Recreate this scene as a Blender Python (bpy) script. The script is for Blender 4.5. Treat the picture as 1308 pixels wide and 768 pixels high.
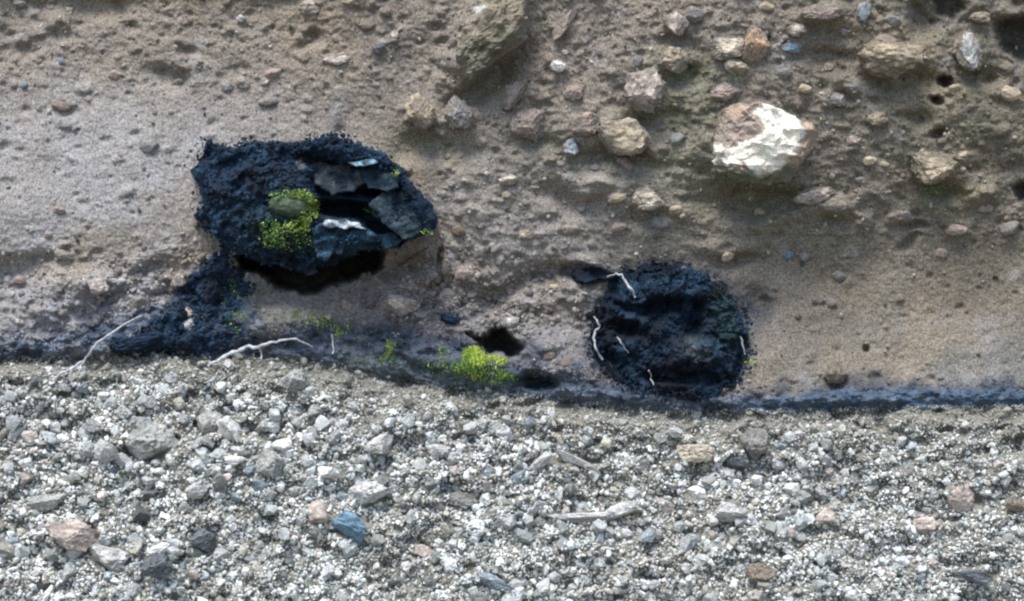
import bpy, bmesh, math, random
import numpy as np
from mathutils import Vector, Matrix
for o in list(bpy.data.objects): bpy.data.objects.remove(o)
SC = bpy.context.scene
COL = SC.collection
RAD = math.radians

# ------------------------------------------------------------------ camera, sky, sun, exposure
DIST, S, Z0 = 5.0, 0.002, 1.5            # metres to the face, metres per photo pixel there, height of the view axis
cam_d = bpy.data.cameras.new('camera'); cam = bpy.data.objects.new('camera', cam_d); COL.objects.link(cam)
cam.location = (0, -DIST, Z0); cam.rotation_euler = (RAD(90), 0, 0)
cam_d.sensor_width = 36; cam_d.lens = 36*DIST/(1308*S); cam_d.clip_end = 1000; cam_d.clip_start = 0.05
SC.camera = cam

SUN_EL, SUN_AZ = 62, -24                  # degrees up; degrees to the left of straight in front of the face
w = bpy.data.worlds.new('World'); SC.world = w; w.use_nodes = True
nt = w.node_tree; bg = nt.nodes['Background']
sky = nt.nodes.new('ShaderNodeTexSky'); sky.sky_type = 'NISHITA'; sky.sun_disc = False
sky.sun_elevation = RAD(SUN_EL); sky.sun_rotation = RAD(180-SUN_AZ)
nt.links.new(sky.outputs[0], bg.inputs[0]); bg.inputs[1].default_value = 0.11
sd = bpy.data.lights.new('sun', 'SUN'); sun = bpy.data.objects.new('sun', sd); COL.objects.link(sun)
sd.energy = 2.3; sd.angle = RAD(28); sd.color = (1.0, 0.98, 0.95)
dv = Vector((math.sin(RAD(SUN_AZ))*math.cos(RAD(SUN_EL)), -math.cos(RAD(SUN_AZ))*math.cos(RAD(SUN_EL)), math.sin(RAD(SUN_EL))))
sun.rotation_euler = dv.to_track_quat('Z', 'Y').to_euler(); sun.location = (-2, -6, 8)
SC.view_settings.view_transform = 'Standard'; SC.view_settings.look = 'None'
SC.view_settings.gamma = 1; SC.view_settings.exposure = 1.0
SC.cycles.max_bounces = 6; SC.cycles.diffuse_bounces = 3
SC.cycles.pixel_filter_type = 'GAUSSIAN'; SC.cycles.filter_width = 2.55

# ------------------------------------------------------------------ numeric helpers
rng = np.random.RandomState(7)
T2 = rng.rand(8, 256, 256)
T3 = rng.rand(64, 64, 64)
def vn(x, y, k=0):
    x = np.asarray(x, float); y = np.asarray(y, float)
    xi = np.floor(x).astype(int); yi = np.floor(y).astype(int)
    fx = x-xi; fy = y-yi; fx = fx*fx*(3-2*fx); fy = fy*fy*(3-2*fy)
    t = T2[k % 8]; a = xi & 255; b = yi & 255; a1 = (a+1) & 255; b1 = (b+1) & 255
    return (t[a, b]*(1-fx)+t[a1, b]*fx)*(1-fy)+(t[a, b1]*(1-fx)+t[a1, b1]*fx)*fy
def nz(x, y, size, k=0):                  # value noise -1..1 with features about «size» pixels
    return vn(np.asarray(x)/size+13.7*k, np.asarray(y)/size+5.3*k, k)*2-1
def fb(x, y, size, octv=3, k=0, gain=0.5):
    r = 0; a = 1; t = 0
    c, s = 0.8, 0.6
    x = np.asarray(x, float); y = np.asarray(y, float)
    for i in range(octv):
        r = r+a*nz(x, y, size, k+i); t += a; a *= gain; size *= 0.5
        x, y = c*x-s*y, s*x+c*y
    return r/t
def vn3(p):
    pi = np.floor(p).astype(int); f = p-pi; f = f*f*(3-2*f); pi &= 63; q = (pi+1) & 63
    r = 0
    for i in (0, 1):
        for j in (0, 1):
            for k in (0, 1):
                r = r+T3[(q if i else pi)[:, 0], (q if j else pi)[:, 1], (q if k else pi)[:, 2]]*(f[:, 0] if i else 1-f[:, 0])*(f[:, 1] if j else 1-f[:, 1])*(f[:, 2] if k else 1-f[:, 2])
    return r*2-1
def sst(a, b, x):
    t = np.clip((x-a)/(b-a), 0, 1); return t*t*(3-2*t)
def P(px, py, D):                         # the point seen at photo pixel (px, py) that stands D metres in front of the plane y = 0
    px = np.asarray(px, float); py = np.asarray(py, float); D = np.asarray(D, float)+0*px
    f = (DIST-D)/DIST
    return np.stack([(px-654)*S*f, -D, Z0+(384-py)*S*f], -1)
def ell(x, y, cx, cy, rx, ry, a=0, pw=1.0):
    c, s = math.cos(RAD(a)), math.sin(RAD(a)); dx = x-cx; dy = y-cy
    u = (c*dx+s*dy)/rx; v = (-s*dx+c*dy)/ry
    return np.exp(-(u*u+v*v)**pw)

# ------------------------------------------------------------------ the face: relief in metres as a function of photo pixels
BL = np.array([(-2200, 470), (0, 457), (100, 455), (200, 447), (300, 452), (400, 458), (450, 472), (530, 487), (600, 497), (700, 507), (800, 519), (900, 524), (1000, 522), (1100, 521), (1200, 518), (1308, 516), (3500, 520)], float)
BT = np.array([(-2200, 440), (0, 432), (60, 430), (110, 418), (160, 402), (215, 382), (245, 350), (300, 345), (318, 392), (345, 425), (400, 415), (450, 428), (560, 434), (600, 448), (640, 468), (720, 474), (760, 482), (850, 503), (950, 503), (1000, 502), (1100, 493), (1200, 491), (1308, 496), (3500, 500)], float)
def low(x): return np.interp(x, BL[:, 0], BL[:, 1])+3*nz(x, 0*x, 22, 3)+2*nz(x, 0*x, 8, 4)
def top(x): return np.interp(x, BT[:, 0], BT[:, 1])+5*nz(x, 0*x, 26, 5)+3*nz(x, 0*x, 9, 6)
GX = np.array([-300, 0, 130, 260, 400, 540, 680, 820, 960, 1100, 1210, 1308, 1600], float)
GY = np.array([-300, -60, 0, 60, 120, 200, 270, 330, 380, 430, 480, 520], float)
GD = np.array([   # centimetres
 # x: -300   0  130  260  400  540  680  820  960 1100 1210 1308 1600
 [     14,  14,  12,  12,  12,  12,  12,  14,  14,  15,  14,  12,  12],   # -300
 [      5,   5,   4,   4,   5,   6,   8,  10,  12,  13,  12,  10,  10],   # -60
 [      1,   1,   0,   1,   3,   5,   8,  10,  11,  11,   8,   5,   6],   # 0
 [      0,   0,   0,   1,   2,   4,   6,   9,  11,  10,   8,   5,   6],   # 60
 [      2,   2,   2,   2,   3,   4,   6,   9,  11,  10,   8,   6,   6],   # 120
 [      7,   7,   7,   6,   5,   5,   6,   8,   9,   8,   6,   5,   5],   # 200
 [     11,  11,  11,   9,   7,   6,   6,   6,   5,   4,   3,   2,   3],   # 270
 [     10,  10,  11,   9,   6,   4,   4,   3,   1,   0,   0,   0,   0],   # 330
 [      7,   8,  11,   9,   5,   3,   3,   2,   0,   0,   0,   1,   1],   # 380
 [     10,  11,  14,  11,   8,   6,   5,   4,   2,   2,   3,   3,   3],   # 430
 [     13,  14,  15,  13,  12,   9,   8,   6,   6,   6,   6,   6,   6],   # 480
 [     14,  14,  14,  14,  13,  12,  11,  10,  10,  10,  10,  10,  10]], float)/100
# smooth raster of the control values
_rx = np.arange(-300, 1601, 10.); _ry = np.arange(-300, 521, 10.)
_R = np.array([np.interp(_rx, GX, r) for r in GD]); _R = np.array([np.interp(_ry, GY, _R[:, i]) for i in range(len(_rx))]).T
for _ in range(6):
    q = np.pad(_R, 1, 'edge'); _R = (q[:-2, 1:-1]+q[2:, 1:-1]+q[1:-1, :-2]+q[1:-1, 2:]+2*q[1:-1, 1:-1])/6
def macro(x, y):
    u = np.clip((x+300)/10, 0, len(_rx)-1.001); v = np.clip((y+300)/10, 0, len(_ry)-1.001)
    i = u.astype(int); j = v.astype(int); fu = u-i; fv = v-j
    return (_R[j, i]*(1-fu)+_R[j, i+1]*fu)*(1-fv)+(_R[j+1, i]*(1-fu)+_R[j+1, i+1]*fu)*fv
# lumps and hollows: x, y, rx, ry, angle, height in cm, sharpness
FEAT = [
 (626,48,66,34,-50,5.0,1.6),(612,108,50,20,-34,-7,1.4),(650,62,24,34,35,-4,1.2),
 (536,186,34,17,-8,-3.5,1.3),(590,190,24,16,0,-2.5,1.2),(560,150,48,22,0,2.2,1.4),
 (680,182,26,12,0,-2.6,1.2),(775,170,50,22,8,2.8,1.5),(785,203,50,13,8,-4.0,1.2),(725,258,40,16,10,-3.2,1.2),(765,238,42,14,4,2.6,1.4),(765,241,22,6,4,-1.6,1.2),
 (825,145,22,14,0,-3.2,1.2),(865,48,18,10,0,-3,1.2),(870,98,24,12,0,-3,1.2),(828,278,30,12,0,-2.6,1.2),
 (960,258,66,22,4,-8.0,1.6),(905,222,30,20,30,-2.5,1.2),(950,215,90,60,10,2.0,1.4),
 (1150,104,46,14,0,-3.5,1.3),(1140,60,70,40,0,2.0,1.4),(1055,75,34,10,0,-2.4,1.2),(1050,22,40,16,0,2.0,1.4),(1052,38,32,9,0,-2.4,1.2),
 (1196,127,7,5,0,-4,1.5),(1178,148,14,10,0,-3,1.2),(1199,172,9,8,0,-4,1.3),(1200,243,30,14,0,-4,1.3),(1238,96,18,12,0,-3,1.3),
 (1292,20,24,12,10,3,1.4),(1260,95,30,14,20,-3,1.2),(1180,30,18,20,0,-4,1.2),(1270,200,40,24,20,-2.6,1.2),
 (1025,270,60,14,-14,3.0,1.4),(1170,292,16,6,0,-3.5,1.5),(1160,312,14,6,-50,-2.5,1.4),(945,334,30,8,0,-2.6,1.4),(930,315,46,14,0,1.8,1.4),(1010,345,90,22,10,-1.2,1.2),
 (1107,444,5,5,0,-3,1.5),(1068,490,18,7,0,-2.5,1.3),(1120,486,8,6,0,-1.5,1.2),
 (120,6,50,18,8,-4.0,1.4),(208,98,24,14,20,-2.6,1.3),(230,100,10,9,0,-2.2,1.3),(45,66,14,8,0,-1.8,1.3),(168,40,9,7,0,-1.8,1.4),(235,64,11,7,20,-1.8,1.4),(60,12,14,10,0,-1.6,1.3),(402,52,15,11,-40,-2.6,1.4),(384,65,9,7,0,-2,1.4),(360,0,30,12,0,-2,1.3),(425,108,0.1,0.1,0,0,1),
 (540,352,40,14,-30,3,1.4),(559,330,4,16,-10,-4,1.8),(520,345,30,12,-30,-3,1.3),
 (30,345,60,16,-8,-3.6,1.3),(95,352,60,10,10,1.4,1.2),(70,384,60,20,-20,2.2,1.4),(140,380,30,12,0,-1.6,1.2),(110,400,14,9,0,-2.2,1.3),(85,375,16,9,0,-1.6,1.3),(200,345,24,9,-20,-2.5,1.2),(150,450,40,12,-20,1.6,1.3),
 (360,408,58,22,4,4.0,1.7),(330,440,60,10,-4,-2.2,1.2),(270,385,40,36,-40,-2.0,1.4),
 (560,405,60,14,12,1.6,1.3),(640,380,40,12,-40,-2.4,1.3),(690,350,46,16,-14,-2.6,1.4),(735,372,36,20,-20,2.6,1.5),(745,347,30,10,0,-4.0,1.6),(600,350,36,14,10,1.8,1.3),
 (690,489,26,12,-8,-6,1.8),(730,478,36,16,14,2.4,1.4),(700,440,46,16,16,2.0,1.3),(765,400,7,6,0,-4,1.5),(620,478,40,18,20,2.6,1.5),(540,455,70,18,12,2.0,1.3),(545,472,30,10,30,-2.4,1.4),(455,450,40,10,18,-1.6,1.3),
 (962,405,24,34,25,-3.5,1.6),(402,248,104,50,8,-12,4),(856,430,84,64,4,-9,4),(985,455,30,30,0,1.4,1.3),(855,515,110,10,3,1.6,1.3),
]
FEAT = [f for f in FEAT if f[5] != 0]
HOLLOWS = [   # outline, depth in metres, softness of the rim in pixels, how strong its painted shade
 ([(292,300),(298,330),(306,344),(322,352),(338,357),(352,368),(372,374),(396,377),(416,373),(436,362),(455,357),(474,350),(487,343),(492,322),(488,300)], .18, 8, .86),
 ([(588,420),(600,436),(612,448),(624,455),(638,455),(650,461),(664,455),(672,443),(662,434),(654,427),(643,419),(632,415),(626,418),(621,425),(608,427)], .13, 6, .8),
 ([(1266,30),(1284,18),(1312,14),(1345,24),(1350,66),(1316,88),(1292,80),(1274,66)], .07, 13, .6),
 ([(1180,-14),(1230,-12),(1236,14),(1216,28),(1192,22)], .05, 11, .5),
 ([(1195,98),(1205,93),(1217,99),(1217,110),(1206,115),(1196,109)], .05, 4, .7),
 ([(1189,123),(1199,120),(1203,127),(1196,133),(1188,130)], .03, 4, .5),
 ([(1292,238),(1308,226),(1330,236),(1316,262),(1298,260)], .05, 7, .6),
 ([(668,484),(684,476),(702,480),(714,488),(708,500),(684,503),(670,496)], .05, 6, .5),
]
def polysd(x, y, poly):                    # >0 inside, in pixels
    d = np.full(x.shape, 1e9); ins = np.zeros(x.shape, bool); n = len(poly)
    for i in range(n):
        (x1, y1), (x2, y2) = poly[i], poly[(i+1) % n]
        ex, ey = x2-x1, y2-y1; t = np.clip(((x-x1)*ex+(y-y1)*ey)/(ex*ex+ey*ey+1e-9), 0, 1)
        d = np.minimum(d, np.hypot(x-x1-t*ex, y-y1-t*ey))
        ins ^= ((y1 > y) != (y2 > y)) & (x < ex*(y-y1)/(ey if ey else 1e-9)+x1)
    return np.where(ins, d, -d)
def hollow(x, y):
    dep = np.zeros(x.shape); hollow_shade = np.zeros(x.shape)
    for poly, h, sf, k in HOLLOWS:
        px = [p[0] for p in poly]; py = [p[1] for p in poly]
        m = (x > min(px)-20) & (x < max(px)+20) & (y > min(py)-20) & (y < max(py)+20)
        if not m.any(): continue
        a = x[m]; b = y[m]; q = polysd(a, b, poly)+5.5*fb(a, b, 15, 3, 3)+1.5*nz(a, b, 4, 2)
        t = sst(-1, sf, q); dep[m] = np.maximum(dep[m], h*t*(.6+.4*sst(0, 16, q))); hollow_shade[m] = np.maximum(hollow_shade[m], k*sst(0, sf+3, q))
    return dep, hollow_shade
# random little pits and knobs, painted on a one-pixel raster
MX0, MY0, MW, MH = -300, -300, 1908, 900
MIC = np.zeros((MH, MW), np.float32)
def stamp(cx, cy, r, h, asp=1.0, ang=0.0, pw=1.3):
    R = int(r*2.2*max(1, asp))+2; x0 = int(cx)-R-MX0; y0 = int(cy)-R-MY0
    if x0 < 0 or y0 < 0 or x0+2*R >= MW or y0+2*R >= MH: return
    yy, xx = np.mgrid[y0:y0+2*R, x0:x0+2*R].astype(np.float32)
    MIC[y0:y0+2*R, x0:x0+2*R] += h*ell(xx+MX0, yy+MY0, cx, cy, r*asp, r, ang, pw)
pr = random.Random(11)
def dens(x, y):                            # how pitted the face is
    v = 0.35
    if y < 110: v = 0.75
    if x > 560 and y < 300: v = 0.9
    if x > 1000 and y < 260: v = 1.2
    if x > 960 and 330 < y < 480: v = 0.28
    if x < 500 and 120 < y < 300: v = 0.28
    if x < 330 and y > 320: v = 1.2
    if 400 < x < 760 and y > 310: v = 1.0
    return v
for _ in range(5200):
    x = pr.uniform(-280, 1580); y = pr.uniform(-280, 560)
    if pr.random()*1.2 > dens(x, y): continue
    r = 1.6+abs(pr.gauss(0, 1.7)); stamp(x, y, r, -r*S*pr.uniform(.6, 1.35), pr.uniform(1, 1.9), pr.uniform(-30, 30))
for _ in range(5200):
    x = pr.uniform(-280, 1580); y = pr.uniform(-280, 560)
    if pr.random()*1.2 > dens(x, y): continue
    r = 1.6+abs(pr.gauss(0, 2.0)); stamp(x, y, r, r*S*pr.uniform(.4, .95), pr.uniform(1, 1.8), pr.uniform(-30, 30), 2.0)
for _ in range(170):                       # bigger lumps with a hollow below them
    x = pr.uniform(-280, 1580); y = pr.uniform(-280, 470)
    if pr.random()*1.1 > dens(x, y)**2: continue
    r = pr.uniform(6, 15); h = r*S*pr.uniform(.35, .75); a = pr.uniform(-20, 20)
    stamp(x, y, r, h, pr.uniform(1.1, 1.7), a, 1.8); stamp(x+2, y+r*1.1, r*.6, -h*.7, 1.6, a, 1.3)
def micro(x, y):
    u = np.clip(x-MX0, 0, MW-1.001); v = np.clip(y-MY0, 0, MH-1.001)
    i = u.astype(int); j = v.astype(int); fu = u-i; fv = v-j
    return (MIC[j, i]*(1-fu)+MIC[j, i+1]*fu)*(1-fv)+(MIC[j+1, i]*(1-fu)+MIC[j+1, i+1]*fu)*fv
def face(x, y, fine=True):
    x = np.asarray(x, float); y = np.asarray(y, float)
    bl = np.interp(x, BL[:, 0], BL[:, 1]); bt = np.interp(x, BT[:, 0], BT[:, 1])
    wx = x+9*nz(x, y, 40, 1); wy = y+7*nz(x, y, 36, 2)
    d = macro(x, y)
    d = np.where(y < -300, d+(-300-y)*S*.10, d)
    for (cx, cy, rx, ry, a, h, pw) in FEAT:
        R = 2.6*max(rx, ry)
        m = (abs(x-cx) < R+10) & (abs(y-cy) < R+10)
        if m.any(): d[m] += h/100*ell(wx[m], wy[m], cx, cy, rx, ry, a, pw)
    d = d-hollow(x, y)[0]
    # below the dark soil the loose bed falls towards the viewer
    g = sst(-4, 6, y-bl)
    inn = sst(0, 30, y-bl)
    d = d-g*0.045*(1-inn)*np.clip(1-(x/1700), 0.3, 1)+np.maximum(y-bl, 0)*S*.36
    # the soil band: lips and crumbs
    s_ = sst(-14, 14, y-bt)*(1-g); d = d+s_*(0.004+0.016*fb(x, y*1.6, 18, 3, 2)+.006*fb(x, y, 6, 2, 5))-.02*sst(-14, 2, y-bl)*(1-g)
    rough = 0.5+0.6*sst(0.4, 1.0, np.where(y < 110, .8, np.where((x > 560) & (y < 300), .9, np.where((y > 330) & (x < 760), 1.0, .3))))
    d = d+0.016*fb(x, y, 90, 2, 0)+0.010*rough*fb(wx, wy*1.25, 34, 3, 3)
    rub = (ell(x, y, 610, 385, 190, 60, 0, 2)+ell(x, y, 190, 385, 150, 60, -18, 2))*(1-g)
    d = d+rub*(.016*fb(wx, wy, 19, 3, 2, .6)-.010*np.abs(nz(wx, wy*1.3, 14, 4)))
    d = d+g*(0.026*fb(x, y*1.5, 52, 3, 5)+.022*fb(x+.3*y, y*1.7, 19, 3, 2)-.026*sst(.15, .6, fb(x, y*1.8, 26, 2, 7)))
    if fine:
        d = d+g*.0035*fb(x, y, 6, 2, 4)+0.0042*rough*fb(x, y*1.2, 9, 3, 6, .6)+0.0016*nz(x, y, 3.1, 1)+micro(x, y)*(1-g)
    return d
def D1(x, y, fine=False):
    return float(face(np.array([float(x)]), np.array([float(y)]), fine)[0])

# ------------------------------------------------------------------ materials
MATS = {}
def ramp(nt, fac, stops):
    r = nt.nodes.new('ShaderNodeValToRGB'); e = r.color_ramp.elements
    while len(e) < len(stops): e.new(0.5)
    for k, (p, c) in enumerate(stops): e[k].position = p; e[k].color = (*c, 1) if len(c) == 3 else c
    nt.links.new(fac, r.inputs[0]); return r.outputs[0]
def noise(nt, vec, scale, detail=4, rough=.6, kind='noise'):
    n = nt.nodes.new('ShaderNodeTexNoise' if kind == 'noise' else 'ShaderNodeTexVoronoi')
    n.inputs['Scale'].default_value = scale
    if kind == 'noise': n.inputs['Detail'].default_value = detail; n.inputs['Roughness'].default_value = rough
    nt.links.new(vec, n.inputs['Vector']); return n.outputs['Fac' if kind == 'noise' else 'Distance']
def mix(nt, a, b, fac, mode='MIX'):
    m = nt.nodes.new('ShaderNodeMix'); m.data_type = 'RGBA'; m.blend_type = mode
    for s, v in ((m.inputs[6], a), (m.inputs[7], b), (m.inputs[0], fac)):
        if hasattr(v, 'links') or isinstance(v, bpy.types.NodeSocket): nt.links.new(v, s)
        elif isinstance(v, (int, float)): s.default_value = v
        else: s.default_value = (*v, 1)
    return m.outputs[2]
def earth(name, tint=(1, 1, 1), c1=None, c2=None, cscale=18, grain=260, glo=.62, ghi=1.42, bump=.5, bdist=.003, rough=.93, spec=.2, rnd=None, speck=None):
    """attribute or two-colour base, modulated by fine grain, with fine relief"""
    if name in MATS: return MATS[name]
    m = bpy.data.materials.new(name); m.use_nodes = True; nt = m.node_tree; b = nt.nodes['Principled BSDF']
    tc = nt.nodes.new('ShaderNodeTexCoord'); geo = nt.nodes.new('ShaderNodeNewGeometry'); pos = geo.outputs['Position']
    if c1 is None:
        at = nt.nodes.new('ShaderNodeAttribute'); at.attribute_name = 'col'; base = at.outputs['Color']
        if tint != (1, 1, 1): base = mix(nt, base, tint, 1.0, 'MULTIPLY')
    else:
        base = mix(nt, c1, c2, ramp(nt, noise(nt, pos, cscale, 4, .65), [(.38, (0, 0, 0)), (.62, (1, 1, 1))]))
    if rnd:
        oi = nt.nodes.new('ShaderNodeObjectInfo')
        base = mix(nt, base, ramp(nt, oi.outputs['Random'], rnd), 1.0, 'MULTIPLY')
    g = noise(nt, pos, grain, 3, .75)
    base = mix(nt, base, ramp(nt, g, [(.33, (glo, glo, glo)), (.67, (ghi, ghi, ghi))]), 1.0, 'MULTIPLY')
    if speck:
        s = noise(nt, pos, speck[0], 2, .6)
        base = mix(nt, base, speck[1], ramp(nt, s, [(speck[2], (0, 0, 0)), (speck[2]+.05, (1, 1, 1))]))
        s2 = noise(nt, tc.outputs['Object'], speck[0]*.8, 2, .6)
        base = mix(nt, base, speck[3], ramp(nt, s2, [(speck[4], (0, 0, 0)), (speck[4]+.05, (.8, .8, .8))]))
    nt.links.new(base, b.inputs['Base Color'])
    b.inputs['Roughness'].default_value = rough; b.inputs['Specular IOR Level'].default_value = spec
    bp = nt.nodes.new('ShaderNodeBump'); bp.inputs['Strength'].default_value = bump; bp.inputs['Distance'].default_value = bdist
    nt.links.new(noise(nt, pos, grain*.8, 4, .7), bp.inputs['Height']); nt.links.new(bp.outputs[0], b.inputs['Normal'])
    MATS[name] = m; return m
M_ash = earth('ash_earth', speck=(300, (.56, .54, .50), .68, (.09, .085, .075), .665), grain=190, glo=.45, ghi=1.6, bump=.9, bdist=.004)
M_soil = earth('dark_soil', speck=(300, (.34, .36, .38), .71, (.03, .035, .045), .68), glo=.5, ghi=1.6)
M_bed = earth('pumice_ground', glo=.5, ghi=1.5)
M_grit = earth('pumice_grit', glo=.5, ghi=1.5, grain=260, bump=.9, bdist=.003)
M_char = earth('charcoal', glo=.35, ghi=1.9, grain=210, rough=.92, spec=.16, bump=.8, bdist=.004)
M_moss = earth('moss_leaf', glo=.8, ghi=1.25, grain=150, rough=.6, spec=.3, bump=.1)
M_root = earth('root_bark', c1=(.60, .63, .67), c2=(.34, .32, .31), cscale=60, glo=.75, ghi=1.2, rough=.7)
M_ground = earth('valley_ground', c1=(.14, .125, .10), c2=(.09, .085, .07), cscale=3, grain=40)
def rockmat(c1, c2):
    k = 'rock_%02d%02d%02d_%02d%02d%02d' % tuple(int(v*99) for v in (*c1, *c2))
    return earth(k, c1=c1, c2=c2, cscale=34, grain=240, glo=.6, ghi=1.4, bump=.7, bdist=.004, speck=(190, tuple(min(.85, v*1.7) for v in c1), .66, tuple(v*.35 for v in c2), .66))

# ------------------------------------------------------------------ mesh helpers
def mesh(name, V, F, mat, col=None, smooth=False):
    me = bpy.data.meshes.new(name); V = np.ascontiguousarray(V, np.float32); F = np.ascontiguousarray(F, np.int32)
    n = F.shape[1]
    me.vertices.add(len(V)); me.vertices.foreach_set('co', V.ravel())
    me.loops.add(F.size); me.loops.foreach_set('vertex_index', F.ravel())
    me.polygons.add(len(F)); me.polygons.foreach_set('loop_start', np.arange(0, F.size, n, dtype=np.int32))
    try: me.polygons.foreach_set('loop_total', np.full(len(F), n, np.int32))
    except Exception: pass
    me.polygons.foreach_set('use_smooth', np.full(len(F), smooth))
    if col is not None:
        a = me.color_attributes.new('col', 'FLOAT_COLOR', 'POINT')
        c = np.ones((len(V), 4), np.float32); c[:, :3] = col; a.data.foreach_set('color', c.ravel())
    me.update(calc_edges=True)
    if mat: me.materials.append(mat)
    return me
def put(name, me, parent=None, loc=None, label=None, cat=None, group=None, kind=None):
    o = bpy.data.objects.new(name, me); COL.objects.link(o)
    if parent is not None: o.parent = parent
    if loc is not None: o.location = loc
    for k, v in (('label', label), ('category', cat), ('group', group), ('kind', kind)):
        if v: o[k] = v
    return o
def gridfaces(nr, nc, wrap=False):
    i = np.arange(nr-1)[:, None]; j = np.arange(nc if wrap else nc-1)[None, :]; j1 = (j+1) % nc
    return np.stack([i*nc+j, (i+1)*nc+j, (i+1)*nc+j1, i*nc+j1], -1).reshape(-1, 4)
def ico(level):
    bm = bmesh.new(); bmesh.ops.create_icosphere(bm, subdivisions=level, radius=1)
    V = np.array([v.co[:] for v in bm.verts]); F = np.array([[v.index for v in f.verts] for f in bm.faces]); bm.free()
    return V/np.linalg.norm(V, axis=1)[:, None], F
ICO = {k: ico(k) for k in (1, 2, 3, 4, 5)}
def rock(level, seed, planes=9, rough=.16, cut=(.62, .92), pit=0.0):
    V, F = ICO[level]; r = np.random.RandomState(seed); V = V.copy(); n0 = V.copy()
    off = r.rand(3)*50
    V *= (1+rough*vn3(n0*1.4+off)+rough*.5*vn3(n0*3.1+off))[:, None]
    for _ in range(planes):
        n = r.randn(3); n /= np.linalg.norm(n); h = r.uniform(*cut); d = V@n-h
        V -= np.maximum(d, 0)[:, None]*n*.92
    if level >= 3:
        V *= (1+rough*.32*vn3(n0*7+off)+rough*.20*vn3(n0*15+off))[:, None]
        if pit: V *= (1-pit*np.clip(vn3(n0*10+off+9)-.25, 0, 1))[:, None]
    V -= V.mean(0)
    return V/np.abs(V).max(0), F
def rots(n, r):
    q = r.randn(n, 4); q /= np.linalg.norm(q, axis=1)[:, None]; a, b, c, d = q.T
    return np.stack([np.stack([1-2*(c*c+d*d), 2*(b*c-a*d), 2*(b*d+a*c)], -1), np.stack([2*(b*c+a*d), 1-2*(b*b+d*d), 2*(c*d-a*b)], -1), np.stack([2*(b*d-a*c), 2*(c*d+a*b), 1-2*(b*b+c*c)], -1)], 1)
def scatter(pos, rad, col, level, seed, nvar=14, asp=(.5, 1.0), **kw):
    """many little rocks joined in one mesh; pos in metres, rad in metres"""
    r = np.random.RandomState(seed); var = [rock(level, seed*31+k, **kw) for k in range(nvar)]; F = var[0][1]
    n = len(pos); nv = len(var[0][0]); VV = np.array([v for v, _ in var])[r.randint(0, nvar, n)]
    sc = r.uniform(asp[0], asp[1], (n, 3)); VV = VV*sc[:, None, :]
    if kw.get('rough', 0) > .3: VV = VV*r.uniform(.90, 1.10, VV.shape[:2])[:, :, None]
    VV = np.einsum('nij,nvj->nvi', rots(n, r), VV)*rad[:, None, None]+pos[:, None, :]
    FF = (F[None]+(np.arange(n)*nv)[:, None, None]).reshape(-1, 3)
    cc = np.repeat(col, nv, 0)
    return VV.reshape(-1, 3), FF, np.clip(cc*r.uniform(.86, 1.14, len(cc))[:, None], 0, .9)

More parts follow.
